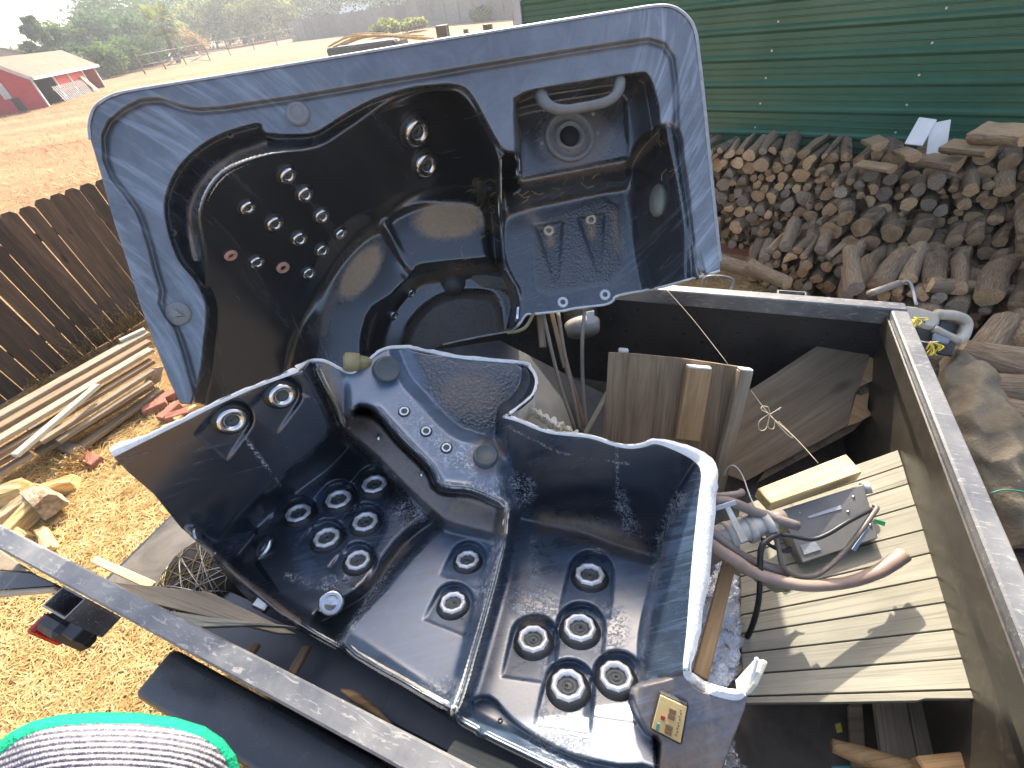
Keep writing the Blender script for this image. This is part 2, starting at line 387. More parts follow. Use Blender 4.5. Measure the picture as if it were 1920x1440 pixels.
tree_px(480, 60, 470, -70, 190, 150, 1, 'tall pale hazy tree behind the olive tree', leaves=4200, leaf=.5)
tree_px(640, 40, 630, -80, 190, 148, 1, 'tall pale hazy tree between the two roofs', leaves=4200, leaf=.5)
tree_px(940, 22, 935, -90, 160, 130, 1, 'tall tree partly hidden by the green metal building', leaves=3600, leaf=.5)
tree_px(20, 140, -25, 85, 80, 88, 2, 'olive tree beside the beige roof behind the shed', leaves=2200)
tree_px(15, 205, -10, 160, 60, 60, 2, 'yellowish bush behind the gable of the red shed', leaves=1300, leaf=.22, name='bush', low=.02)
for i, (x, y, xt, yt, w_, d, l) in enumerate([(182, 112, 172, 82, 70, 74, 1), (228, 106, 216, 72, 80, 80, 1), (262, 100, 250, 62, 80, 88, 0), (300, 94, 286, 58, 70, 96, 0), (345, 88, 336, 52, 70, 105, 3)]):
    tree_px(x, y, xt, yt, w_, d, l, 'low dense hedge shrub along the far edge of the dry field' if l < 3 else 'brownish shrub below the palm', shape='round', leaves=1700, leaf=.26, group='hedge shrubs along the field edge', name='hedge_shrub', low=.02)
for i, (x, y, yt, w_) in enumerate([(725, 60, 38, 60), (775, 52, 34, 50), (905, 44, 12, 40)]):
    tree_px(x, y, x-4, yt, w_, 60, 2 if i < 2 else 1, ['yellow green bush in front of the long grey fence', 'small pale bush in front of the long grey fence', 'light green vine bush beside the green metal wall'][i], leaves=1100, leaf=.2, name='bush', low=.02)
# palm
pb = at(318, 82, 84); ph = ztop(pb, 300, 46)
t = empty('palm_tree', pb, 'fan palm with drooping yellow green fronds in front of dark trees', 'palm')
link('trunk', tube_me('trunk', [pb+Z3*-.3, pb+Z3*ph*.5, pb+Z3*ph], [.35, .3, .28], 3, 8, True, pb), M_BARK, t, Matrix.Translation(Vector(pb)))
for k in range(22):
    a = random.uniform(0, 6.28); e = random.uniform(-.5, 1.1); L = random.uniform(2.4, 3.4); vs, fs = [], []
    d = np.array([math.cos(a)*math.cos(e), math.sin(a)*math.cos(e), math.sin(e)]); sd = np.cross(d, Z3); sd /= np.linalg.norm(sd)
    for j in range(9):
        f = (j-4)/4*.9; dd = d*math.cos(f)+sd*math.sin(f); kk = len(vs); w2 = np.cross(dd, Z3)*.12
        tip = d*L*.35+dd*L*.65-Z3*(.5+.2*abs(f))*L*.3
        vs += [d*L*.3-w2*.3, d*L*.3+w2*.3, d*L*.35+dd*L*.4+w2, tip, d*L*.35+dd*L*.4-w2]; fs += [(kk, kk+1, kk+2, kk+4), (kk+4, kk+2, kk+3)]
    link('frond', mesh('frond', vs, fs), LM[2], t, Matrix.Translation(Vector(pb+Z3*ph)))
# houses behind
M_ROOFG = mat('grey_shingle', [(.3, (.18, .22, .24)), (.7, (.28, .33, .35))], 3, rough=.8)
M_ROOFW = mat('pale_roof', [(.3, (.6, .6, .6)), (.7, (.75, .75, .74))], 3, rough=.6)
M_BEIGE = mat('beige_siding', [(.3, (.42, .38, .31)), (.7, (.52, .47, .39))], 2, rough=.8)
def house(base, ax, L, D, eave, ridge, mw, mr, label):
    t = empty('house', base, label, 'house'); ax = np.asarray(ax, float); ax /= np.linalg.norm(ax); bx = np.cross(Z3, ax); Mb = Matrix.Translation(Vector(base))
    def w(a, b, z): return ax*a+bx*b+Z3*z
    v = [w(-L/2, -D/2, -.5), w(L/2, -D/2, -.5), w(L/2, D/2, -.5), w(-L/2, D/2, -.5), w(-L/2, -D/2, eave), w(L/2, -D/2, eave), w(L/2, D/2, eave), w(-L/2, D/2, eave), w(-L/2, 0, ridge), w(L/2, 0, ridge)]
    link('wall', mesh('wall', v, [(0, 1, 5, 4), (2, 3, 7, 6), (1, 2, 6, 9, 5), (3, 0, 4, 8, 7)]), mw, t, Mb)
    o = .35
    for s in (-1, 1):
        k = (ridge-eave)/(D/2); e = [w(-L/2-o, s*(D/2+o), eave-k*o+.03), w(L/2+o, s*(D/2+o), eave-k*o+.03), w(L/2+o, 0, ridge+.03), w(-L/2-o, 0, ridge+.03)]
        link('roof_slope', mesh('roof_slope', e+[p+Z3*.14 for p in e], [(0, 1, 2, 3), (4, 7, 6, 5), (0, 4, 5, 1), (1, 5, 6, 2), (2, 6, 7, 3), (3, 7, 4, 0)]), mr, t, Mb)
    for a in (-.28, .2):
        q = box('window', base+w(L*a, -D/2-.01, eave*.55), ax, Z3, 1.2, .06, 1.0, M_BLKPL, t, .01)
    return t
b = at(600, 60, 128); house(b, (1, -.25, 0), 11, 8, ztop(b, 598, 32), ztop(b, 594, 10), M_BEIGE, M_ROOFG, 'house with a grey roof among trees past the field')
b = at(682, 45, 118); house(b, (1, -.2, 0), 6, 5, ztop(b, 680, 20), ztop(b, 676, 6), M_BEIGE, M_ROOFW, 'small building with a bright pale roof behind the grey fence')
b = at(5, 160, 84); house(b, (1, -.9, 0), 8, 7, ztop(b, 0, 112), ztop(b, -20, 88), M_BEIGE, mat('tan_roof', [(.3, (.36, .33, .28)), (.7, (.46, .42, .36))], 2, rough=.8), 'house with a beige roof half hidden past the red shed')
# long grey fence far off
M_GREYW = wood('grey_fence_wood', (.13, .125, .12), (.2, .19, .18), (.26, .25, .24), rnd=.2)
t = empty('far_fence', at(760, 62, 62), 'long weathered grey board fence running along the far side of the field', 'fence')
fa, fb = at(545, 62, 92), at(1010, 40, 56)
K = 22
for k in range(K):
    a, b = fa+(fb-fa)*k/K, fa+(fb-fa)*(k+.985)/K; a[2] = gz(a[0], a[1]); b[2] = gz(b[0], b[1]); c = (a+b)/2
    hh = 2.3+random.uniform(-.08, .08)
    box('fence_panel', c+Z3*hh/2, b-a, Z3, np.linalg.norm(b-a), .04, hh, M_GREYW, t, 0)
    box('post', a+Z3*(hh/2+.05), Z3, b-a, hh+.2, .12, .12, M_GREYW, t, 0)
# wire pen and its posts
M_POST = wood('weathered_post', (.10, .075, .055), (.17, .13, .1), (.24, .19, .15), rnd=.25)
pp = [(268, 130), (305, 118), (345, 112), (392, 108), (430, 98), (476, 90), (520, 84), (560, 78)]
pts = []
for i, (x, y) in enumerate(pp):
    b = at(x, y, 66+i*3.0); pts.append(b)
t = empty('wire_pen', pts[0], 'low wire and rail pen with thin posts in the dry field', 'pen')
for b in pts: tube('post', [b-Z3*.2, b+Z3*.8, b+Z3*1.7], .07, M_POST, t, 2, 6)
for k, z in enumerate((.7, 1.5)): tube('rail', [q+Z3*z for q in pts], .035, M_GREYW, t, 2, 5)
for (x, y, w_, lab) in [(372, 106, 2.6, 'weathered square frame of old boards inside the wire pen'), (322, 112, 1.6, 'small heap of old boards at the end of the wire pen')]:
    b = at(x, y, 70); t = empty('board_frame', b, lab, 'lumber')
    for k in range(5):
        a = random.uniform(0, 3.14); d = np.array([math.cos(a), math.sin(a), random.uniform(-.1, .25)])
        beam('plank', b-d*w_/2+Z3*(.25+.2*k), b+d*w_/2+Z3*(.25+.22*k), .16, .06, M_GREYW, t, Z3)
# covered wagon-like bundle and poles behind the tub
b = at(690, 90, 26); t = empty('pole_bundle', b, 'dark covered cart loaded with pale poles in the field', 'cart')
zt = ztop(b, 655, 62); r_ = ray(700, 80); ax = np.array([.95, -.3, 0]); ax /= np.linalg.norm(ax)
M_TARP = mat('dark_tarp', [(.3, (.03, .03, .032)), (.7, (.06, .06, .06))], 5, rough=.6, bump=.6, bdist=.03)
box('bed', b+Z3*(zt*.42), ax, Z3, 3.4, 1.5, zt*.7, M_TARP, t, .08, .05)
for s in (-1, 1):
    me = lathe_me('wheel', [(0.02, -.08), (.26, -.08), (.3, -.05), (.3, .05), (.26, .08), (.02, .08)], 16)
    link('wheel', me, M_BLKPL, t, frame(b+ax*1.0*s+np.cross(Z3, ax)*-.8+Z3*.3, ax, np.cross(Z3, ax)))
for k in range(5):
    o = np.array([random.uniform(-.2, .2), random.uniform(-.5, .5), 0])
    tube('pole', [b+o-ax*1.7+Z3*(zt*.72+k*.05), b+o+Z3*(zt*.86+.04*k), b+o+ax*(2.2+.5*k)+Z3*(zt*.8-.12*k)], .035, M_STRAW, t, 4, 6)
for i, (x, y, s, w_) in enumerate([(828, 47, 7, .17), (873, 54, 9, .09), (914, 45, 8, .15), (975, 25, 5.6, .17)]):
    q = P(x, y, s); a = q.copy(); a[2] = gz(a[0], a[1])-.2
    tag(beam('fence_post', a, q, w_, w_, M_POST, None, np.array([-.3, -1, 0.])), 'dark square wooden post standing in the field behind the upright tub' if i < 3 else 'dark square wooden post at the corner of the green metal wall', 'post', 'posts behind the upright tub')
# ================================================================== RED SHED
FL, FR = ong(92, 200), ong(198, 163)
sa = (FR-FL)/np.linalg.norm(FR-FL); sa[2] = 0; sa /= np.linalg.norm(sa); sb = np.array([-sa[1], sa[0], 0]); SL = np.linalg.norm(FR-FL); SD = 3.1; EA, RI = 1.72, 2.75
M_RED = mat('red_paint', [(.3, (.42, .03, .036)), (.7, (.55, .05, .055))], 3, (1, 1, 6), rough=.7, bump=.1)
M_WTRIM = mat('white_trim', [(.3, (.46, .45, .43)), (.7, (.6, .58, .56))], 5, rough=.6)
M_SROOF = mat('salmon_roof', [(.3, (.30, .115, .08)), (.7, (.38, .16, .115))], 2, rough=.9, spec=.2)
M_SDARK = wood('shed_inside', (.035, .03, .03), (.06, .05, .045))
shed = empty('red_shed', FL, 'open red shed with white trim and salmon roof across the field', 'shed')
def S(a, b, z): return FL+sa*a+sb*b+Z3*z
def sbox(n, a0, a1, b0, b1, z0, z1, m, p=None):
    return box(n, S((a0+a1)/2, (b0+b1)/2, (z0+z1)/2), sa, Z3, a1-a0, b1-b0, z1-z0, m, p or shed, 0)
def gable(name, a):
    v = [S(a, 0, -.3), S(a, SD, -.3), S(a, SD, EA), S(a, SD/2, RI), S(a, 0, EA)]; v2 = [p+sa*.1 for p in v]
    return link(name, mesh(name, v+v2, [(0, 1, 2, 3, 4), (9, 8, 7, 6, 5)]+[(i, (i+1) % 5, (i+1) % 5+5, i+5) for i in range(5)]), M_RED, shed)
gable('gable_wall', 0); gable('gable_wall', SL-.1)
sbox('back_wall', .1, SL-.1, SD-.1, SD, -.3, EA, M_SDARK)
sbox('red_panel', SL*.29, SL*.50, 0.02, .1, .55, EA, M_RED); sbox('red_panel', SL*.51, SL*.74, .02, .1, .55, EA, M_RED)
for a in (.0, .28, .5, .745, .985): sbox('white_post', SL*a-.02, SL*a+.13, -.06, .015, -.2, EA, M_WTRIM)
sbox('dark_partition', SL*.3, SL*.33, .12, SD-.12, -.2, EA-.05, M_SDARK)
for s in (0, 1):
    o = .3; k = (RI-EA)/(SD/2); b0 = -o if s == 0 else SD+o
    e = [S(-o, b0, EA-k*o+.04), S(SL+o, b0, EA-k*o+.04), S(SL+o, SD/2, RI+.04), S(-o, SD/2, RI+.04)]
    rf = link('roof', mesh('roof', e+[p+Z3*.08 for p in e], [(0, 1, 2, 3), (4, 7, 6, 5), (0, 4, 5, 1), (1, 5, 6, 2), (2, 6, 7, 3), (3, 7, 4, 0)]), M_SROOF, shed)
    beam('barge_board', S(-o-.03, b0, EA-k*o-.02), S(-o-.03, SD/2, RI-.02), .05, .16, M_WTRIM, shed, Z3, 0, 0)
    beam('barge_board', S(SL+o+.03, b0, EA-k*o-.02), S(SL+o+.03, SD/2, RI-.02), .05, .16, M_WTRIM, shed, Z3, 0, 0)
sbox('fascia', -.3, SL+.3, -.37, -.31, EA-.24, EA-.06, M_WTRIM)
sbox('white_door_strip', -.06, -.005, SD*.52, SD*.66, .75, 1.6, M_WTRIM)
sbox('ladder', -.08, -.005, SD*.42, SD*.56, 0, .75, M_SDARK)
for k in range(3):
    a0 = SL*(.17+.17*k); t = empty('pallet', S(a0+1, -.3, 0), ['silver grey pallet leaning at the dark opening of the shed', 'white slatted pallet leaning in the middle of the shed front', 'pale slatted pallet leaning against the shed beside a tan board'][k], 'pallet', 'pallets leaning on the shed')
    for j in range(6):
        a = a0+j*SL*.028; beam('slat', S(a, -.36, .03), S(a, -.12, .95), .12, .03, mat('pallet_white', [(.3, (.26, .26, .25)), (.7, (.36, .35, .34))], 5) if k else mat('silver_wood', [(.3, (.25, .26, .26)), (.7, (.36, .37, .37))], 5), t, -sb, 0, 0)
    for z in (.2, .75): beam('stringer', S(a0-.1, -.28+z*.26+.06, z), S(a0+SL*.15, -.28+z*.26+.06, z), .08, .08, M_SDARK, t, -sb, 0, 0)
tag(sheet('tan_board', [S(SL*.66, -.6, 0), S(SL*.72, -.6, 0), S(SL*.70, -.1, 1.15), S(SL*.645, -.1, 1.15)], .03, wood('tan_ply', (.33, .24, .13), (.42, .32, .18))), 'tan plywood board leaning at the right end of the pallets', 'board')
# ================================================================== PLANK FENCE
FA, FB = onz(190, 335, 1.5), onz(0, 400, 1.5); fd = FA-FB; fd[2] = 0; fd /= np.linalg.norm(fd); fn = np.array([fd[1], -fd[0], 0])
M_FENCE = wood('dark_fence_wood', (.04, .027, .018), (.085, .054, .034), (.15, .098, .058), scale=2.2, rnd=.35, rough=.8)
fen = empty('plank_fence', (FB[0], FB[1], 0), 'dark brown dog-eared plank fence in shade with light slits between boards', 'fence')
for k in range(-22, 34):
    c = np.array([FB[0], FB[1], 0])+fd*(k*.152+.04); wd = .143+random.uniform(-.003, .002); hh = 1.5+random.uniform(-.02, .025); e = .035
    v = [(-wd/2, 0, 0), (wd/2, 0, 0), (wd/2, 0, hh-e), (wd/2-e, 0, hh), (-wd/2+e, 0, hh), (-wd/2, 0, hh-e)]
    M = frame(c, Z3, fn)       # local x up, z outwards
    b_ = bmesh.new(); bot = [b_.verts.new((p[2], -p[0], 0)) for p in v]; f = b_.faces.new(bot)
    r = bmesh.ops.extrude_face_region(b_, geom=[f]); bmesh.ops.translate(b_, verts=[q for q in r['geom'] if isinstance(q, bmesh.types.BMVert)], vec=(0, 0, .017))
    M = Matrix.Translation((0, 0, 0)) @ M @ Matrix.Rotation(random.uniform(-.012, .012), 4, 'X') @ Matrix.Rotation(random.uniform(-.008, .008), 4, 'Z')
    link('plank', toM(b_, 'plank'), M_FENCE, fen, M)
for z in (.35, 1.2):
    c = np.array([FB[0], FB[1], z])-fn*.035; beam('fence_rail', c-fd*3.4, c+fd*5.1, .085, .038, M_FENCE, fen, fn)
# weeds at the fence foot
def tuft(base, label, n=60, h=.35, m=None, name='weed_tuft', spread=.12):
    vs, fs = [], []
    for _ in range(n):
        a = random.uniform(0, 6.28); l = h*random.uniform(.4, 1); r0 = random.uniform(0, spread); d = np.array([math.cos(a), math.sin(a), 0]); k = len(vs); wv = np.array([-d[1], d[0], 0])*.0025
        b0 = np.array([math.cos(a*3), math.sin(a*3), 0])*r0; m_ = b0+d*l*.18+Z3*l*.6; t_ = b0+d*l*random.uniform(.25, .6)+Z3*l*random.uniform(.75, 1)
        vs += [b0-wv, b0+wv, m_+wv, m_-wv, t_]; fs += [(k, k+1, k+2, k+3), (k+3, k+2, k+4)]
        for q in range(2):
            c = m_+(t_-m_)*random.random(); s = .012; kk = len(vs); e = rng.normal(0, s, 3); g = rng.normal(0, s, 3); vs += [c, c+e, c+e+g]; fs.append((kk, kk+1, kk+2))
    return tag(link(name, mesh(name, vs, fs), m or LM[2], None, Matrix.Translation(Vector(base))), label, 'weed', 'dry weeds along the plank fence')
for i, (x, y, h) in enumerate([(262, 612, .5), (238, 622, .42), (215, 640, .45), (175, 662, .4), (150, 690, .35), (95, 735, .3), (250, 640, .35)]):
    q = onplane(x, y, np.array([FB[0], FB[1], 0])+fn*.16, fn); tuft((q[0], q[1], 0.0), 'dry weed growing at the foot of the dark plank fence', 45, h*.8+q[2], LM[3])
tuft(onz(150, 875, 0), 'small dry orange grass clump beside a red brick', 120, .16, M_STRAW)
# ================================================================== GREEN METAL BUILDING
W0 = np.array([2.95, 4.9, 0]); WD = np.array([-.705, .708, 0]); WN = np.array([-.708, -.705, 0])
M_GREEN = mat('green_metal', [(.3, (.03, .108, .064)), (.7, (.042, .135, .084))], 1.2, rough=.24, bump=.05, bscale=2, spec=.6, rvar=.06)
bld = empty('green_metal_building', W0, 'dark green ribbed metal building wall with horizontal panels', 'building')
prof = []; z = 0.0; RS = .2145; z0 = .4085-RS
zz = z0
while zz < 3.5:
    prof += [(zz, 0), (zz+.026, .024), (zz+.046, .024), (zz+.066, 0), (zz+.107, 0), (zz+.1115, .010), (zz+.1165, .010), (zz+.121, 0), (zz+.158, 0), (zz+.1625, .010), (zz+.1675, .010), (zz+.172, 0)]; zz += RS
vs, fs = [], []
ends = [3.02, -.02, -1.2, -2.4, -5.0]
for i, tt in enumerate(ends):
    for (a, o) in prof: q = W0+WD*tt+WN*o; vs.append((q[0], q[1], a))
n_ = len(prof)
for i in range(len(ends)-1):
    for j in range(n_-1): a = i*n_+j; fs.append((a, a+n_, a+n_+1, a+1))
link('wall_panel', mesh('wall_panel', vs, fs), M_GREEN, bld)
sc = lathe_me('screw', [(0, .006), (.006, .006), (.008, .003), (.009, 0)], 8)
for tt in (.022, -1.165, 1.21, -2.35):
    zz = z0+.036
    while zz < 3:
        q = W0+WD*tt+WN*.001+Z3*(zz+.05); link('screw', sc, None, bld, frame(q, WD, WN)); zz += RS
sc.materials.append(M_WTRIM)
q = W0+WD*3.03; beam('corner_trim', q+WN*.02, q+WN*.02+Z3*3.5, .12, .03, M_WTRIM, bld, WN)
beam('side_wall', q+np.array([.705, .708, 0])*2+Z3*0, q+np.array([.705, .708, 0])*2+Z3*3.5, 4, .05, M_GREEN, bld, WD)
# ================================================================== FIREWOOD
M_CUT = mat('log_end', [(.3, (.27, .15, .075)), (.5, (.47, .31, .17)), (.7, (.62, .46, .29))], 9, rough=.85, bump=.5, rnd=.35, spec=.2)
M_CUTG = mat('log_end_grey', [(.3, (.15, .115, .085)), (.5, (.28, .225, .17)), (.7, (.42, .35, .28))], 9, rough=.9, bump=.5, rnd=.3, spec=.15)
M_SPLIT = wood('split_wood', (.22, .13, .06), (.38, .26, .14), (.52, .40, .25), rnd=.3)
M_BARK2 = mat('log_bark', [(.3, (.15, .10, .058)), (.5, (.31, .225, .145)), (.72, (.5, .40, .29))], 14, (.35, 1, 1), rough=.95, bump=1.0, bdist=.012, rnd=.35, spec=.1)
def log_me(name, sides=11, split=0, endm=1, bend=0.0, seg=4):
    """unit radius, unit length along x; split>0 flattens a side into a cleft face"""
    ph = [random.uniform(0, 6.28) for _ in range(3)]; vs, fs, mi = [], [], []
    for i in range(seg+1):
        x = i/seg-.5; t = 1-.1*i/seg; cy, cz = bend*math.sin(math.pi*i/seg), bend*.5*math.sin(2*math.pi*i/seg+ph[0])
        for j in range(sides):
            a = 2*math.pi*j/sides; r = t*(1+.09*math.sin(2*a+ph[0])+.07*math.sin(3*a+ph[1])+.05*math.sin(5*a+ph[2])+random.uniform(-.035, .035))
            y, z = math.cos(a)*r, math.sin(a)*r
            if split and z > .15: z = .15+random.uniform(-.05, .05)
            if split == 2 and y > .2: y = .2+random.uniform(-.05, .05)
            vs.append((x+random.uniform(-.012, .012), y+cy, z+cz))
    for i in range(seg):
        for j in range(sides):
            a = i*sides+j; b = i*sides+(j+1) % sides; fs.append((a, b, b+sides, a+sides))
            am = 2*math.pi*(j+.5)/sides; mi.append(2 if (split and math.sin(am) > .35) or (split == 2 and math.cos(am) > .4) else 0)
    for i, rev in ((0, True), (seg, False)):
        c = len(vs); ring = [i*sides+j for j in range(sides)]; p = np.mean([vs[k] for k in ring], axis=0); vs.append((p[0]+(-.015 if rev else .015), p[1], p[2]))
        for j in range(sides):
            a, b = ring[j], ring[(j+1) % sides]; fs.append((b, a, c) if rev else (a, b, c)); mi.append(1)
    me = mesh(name, vs, fs, mi)
    for k in (M_BARK2, M_CUT if endm == 1 else M_CUTG, M_SPLIT): me.materials.append(k)
    me.polygons.foreach_set('use_smooth', [m_ == 0 for m_ in mi]); return me
LOGS = [log_me('log', 11, 0, 1+i % 2, random.uniform(-.25, .25)) for i in range(9)]; SPL = [log_me('log', 11, 1+i % 2, 1+i % 2, random.uniform(-.1, .1)) for i in range(7)]
def pack(t0, t1, top, rmin, rmax, floor=0.0, lim=200):
    cs = []; fails = 0
    while fails < 40 and len(cs) < lim:
        r = rmin+(rmax-rmin)*random.random()**1.7; best = None
        for _ in range(26):
            x = random.uniform(t0+r, t1-r); z = floor+r
            for (cx, cz, cr) in cs:
                dx = abs(x-cx); rr = (r+cr)*.97
                if dx < rr: z = max(z, cz+math.sqrt(rr*rr-dx*dx))
            if best is None or z < best[1]: best = (x, z)
        if best[1]+r*.6 > top(best[0]): fails += 1; continue
        cs.append((best[0], best[1], r))
    return cs
def put_log(me, c, ax, r, L, label, group, roll=None, name='firewood_log'):
    o = link(name, me, None, None, frame(c, ax, Z3) @ Matrix.Rotation(roll if roll is not None else random.uniform(0, 6.28), 4, 'X') @ Matrix.Diagonal((L, r, r, 1)))
    return tag(o, label, 'log', group)
MASS = []; KEEP = {'logs of the neat stack by the green wall': 75, 'logs of the loose pile by the green wall': 75, 'logs on the slope of the loose pile': 85, 'logs at the front of the loose pile': 45}
def prow(off, x0, x1, tops, rmin, rmax, L, label, group, yaw=.12, floor=0.0, splitp=.2, lim=200, bot=None):
    p0 = W0+WN*off
    g = [((onplane(x, y, p0, WN)-p0)@-WD, onplane(x, y, p0, WN)[2]) for x, y in tops]
    tt, zz = [a for a, _ in g], [b for _, b in g]
    top = lambda t: float(np.interp(t, tt, zz))
    ps = sorted(pack(tt[0], tt[-1], top, rmin, rmax, floor, lim), key=lambda q: -q[2])
    for i_, (t, z, r) in enumerate(ps):
        ax = WN+WD*random.gauss(0, yaw)+Z3*random.gauss(-.02, yaw*.6); l = L*random.uniform(.85, 1.12)
        sp = random.random() < splitp
        c = p0-WD*t+Z3*z+WN*random.gauss(0, .045)-ax*l*.5
        if i_ < KEEP[group]: put_log(random.choice(SPL if sp else LOGS), c, ax, r*(1.12 if sp else 1.02), l, label, group)
        else: MASS.append((random.choice(SPL if sp else LOGS), frame(c, ax, Z3) @ Matrix.Rotation(random.uniform(0, 6.28), 4, 'X') @ Matrix.Diagonal((l, r*1.02, r*1.02, 1))))
prow(.50, 1320, 1575, [(1300, 278), (1390, 276), (1450, 262), (1510, 272), (1565, 275)], .032, .078, .42, 'small round firewood log in the neat low stack against the green wall', 'logs of the neat stack by the green wall', .1, .07, .22, 150)
prow(.62, 1560, 1960, [(1545, 270), (1640, 245), (1700, 258), (1790, 250), (1840, 225), (1990, 240)], .03, .066, .42, 'firewood log in the tall loose pile against the green wall', 'logs of the loose pile by the green wall', .14, 0, .2, 150)
prow(1.15, 1440, 1960, [(1400, 490), (1470, 440), (1530, 390), (1600, 345), (1700, 325), (1800, 312), (1990, 296)], .03, .064, .42, 'crooked firewood log tumbled on the front slope of the loose pile', 'logs on the slope of the loose pile', .14, 0, .12, 170)
prow(1.75, 1680, 1990, [(1560, 560), (1640, 500), (1700, 460), (1800, 410), (1900, 385), (2010, 385)], .036, .078, .45, 'thick firewood log low at the front of the loose pile behind the trailer', 'logs at the front of the loose pile', .18, 0, .12, 90)
# the logs behind the face of the pile, seen only in its gaps: one mass
def filler(name, rows, label):
    V, Fc, MI = [], [], []
    for (off, tops, rmin, rmax, L) in rows:
        p0 = W0+WN*off; g = [((onplane(x, y, p0, WN)-p0)@-WD, onplane(x, y, p0, WN)[2]) for x, y in tops]; tt, zz = [a for a, _ in g], [b for _, b in g]
        for (t, z, r) in pack(tt[0], tt[-1], lambda t: float(np.interp(t, tt, zz))-.05, rmin, rmax, 0, 120):
            me = random.choice(LOGS); ax = WN+WD*random.gauss(0, .15)+Z3*random.gauss(0, .05); M = frame(p0-WD*t+Z3*z-ax*L*.5, ax, Z3) @ Matrix.Diagonal((L, r, r, 1)); k = len(V)
            V += [M @ v.co for v in me.vertices]; Fc += [tuple(k+i for i in f.vertices) for f in me.polygons]; MI += [f.material_index for f in me.polygons]
    for me, M in MASS:
        k = len(V); V += [M @ v.co for v in me.vertices]; Fc += [tuple(k+i for i in f.vertices) for f in me.polygons]; MI += [f.material_index for f in me.polygons]
    me = mesh(name, V, Fc, MI)
    for k in (M_BARK2, M_CUT, M_SPLIT): me.materials.append(k)
    return tag(link(name, me), label, 'firewood', kind='stuff')
filler('firewood_mass', [(.40, [(1300, 285), (1565, 285)], .04, .08, .3), (.45, [(1545, 280), (1700, 268), (1990, 250)], .045, .09, .4), (.92, [(1500, 440), (1600, 360), (1800, 330), (1990, 310)], .045, .09, .4), (1.45, [(1660, 560), (1720, 500), (1990, 420)], .05, .1, .45), (.62, [(1985, 240), (2150, 260), (2350, 330)], .05, .1, .45), (1.15, [(1985, 310), (2200, 380)], .05, .1, .45), (1.7, [(2000, 410), (2250, 520)], .05, .1, .45)], 'thin sticks and inner logs filling the gaps of the woodpile')
sp_ = [(1878, 246, .95, .085, 'large pale split log lying on top of the woodpile', 1), (1815, 275, .9, .062, 'pale barked block below the large split log on the woodpile', 1),
       (1700, 285, .8, .058, 'pale split wedge standing below the white boards', 0), (1757, 300, .8, .07, 'broad cream split block under the white boards', 1), (1475, 288, .5, .055, 'pale cleft wedge on top of the neat stack', 0),
       (1640, 265, .62, .06, 'forked log stub on the crest of the woodpile', 0), (1640, 310, .72, .055, 'whitish flat split piece below the forked stub', 1)]
for (x, y, off, r, lab, k) in sp_:
    q = onplane(x, y, W0+WN*off, WN); put_log(SPL[random.randrange(7)], q, WN*(.55 if k else .8)-WD*(.8 if k else .3)+Z3*.1, r, .30, lab, None, 0.3)
for i, (x, y, xt, yt) in enumerate([(1712, 272, 1740, 222), (1755, 290, 1763, 228)]):
    q0, q1 = onplane(x, y, W0+WN*.7, WN), onplane(xt, yt, W0+WN*.62, WN)
    tag(beam('white_board', q0, q1, .115, .02, mat('white_board_paint', [(.3, (.66, .66, .64)), (.7, (.8, .8, .78))], 4, speck=(12, .66, (.45, .43, .4)))), ['longer white painted board poking out of the woodpile', 'shorter white painted board poking out of the woodpile'][i], 'board')
q0, q1 = onplane(1340, 470, W0+WN*.5, WN), onplane(1470, 476, W0+WN*.5, WN)
tag(beam('red_skid', q0*[1, 1, 0]+Z3*.035, q1*[1, 1, 0]+Z3*.035, .09, .07, wood('red_wood', (.16, .05, .03), (.24, .085, .05)), None, WN), 'reddish timber skid under the neat firewood stack', 'timber')
# big nearby logs beside the trailer
for i, (x, y, s, r, l, axv, lab) in enumerate([(1850, 660, 2.75, .12, .6, (.8, .5, .1), 'big grey split log beside the canvas roll'), (1885, 765, 2.45, .11, .5, (.7, -.6, .05), 'big weathered log next to the canvas roll'), (1915, 850, 2.3, .12, .5, (.8, -.3, -.1), 'big grey log half under the canvas roll'),
        (1885, 520, 3.1, .07, .4, (-.75, -.6, -.1), 'big log with broad orange cut end above the saw'), (1820, 540, 3.0, .05, .5, (.9, -.3, -.1), 'grey log lying behind the saw'), (1385, 500, 3.6, .055, .4, (.5, -.8, .0), 'grey bark log on the dirt behind the far rail'), (1440, 515, 3.4, .06, .35, (.3, -.9, 0), 'short bark log on the dirt behind the far rail'), (1600, 505, 3.3, .06, .5, (-.5, -.9, -.1), 'log with round orange cut end behind the trailer rail'), (1745, 508, 3.2, .06, .4, (-.6, -.8, 0), 'log with small orange cut end behind the saw handle'), (1930, 610, 2.8, .11, .5, (-.6, -.7, .1), 'thick log by the saw handle')]):
    put_log(SPL[i % 7] if i in (0, 1) else LOGS[i % 9], P(x, y, s), axv, r, l, lab, None)
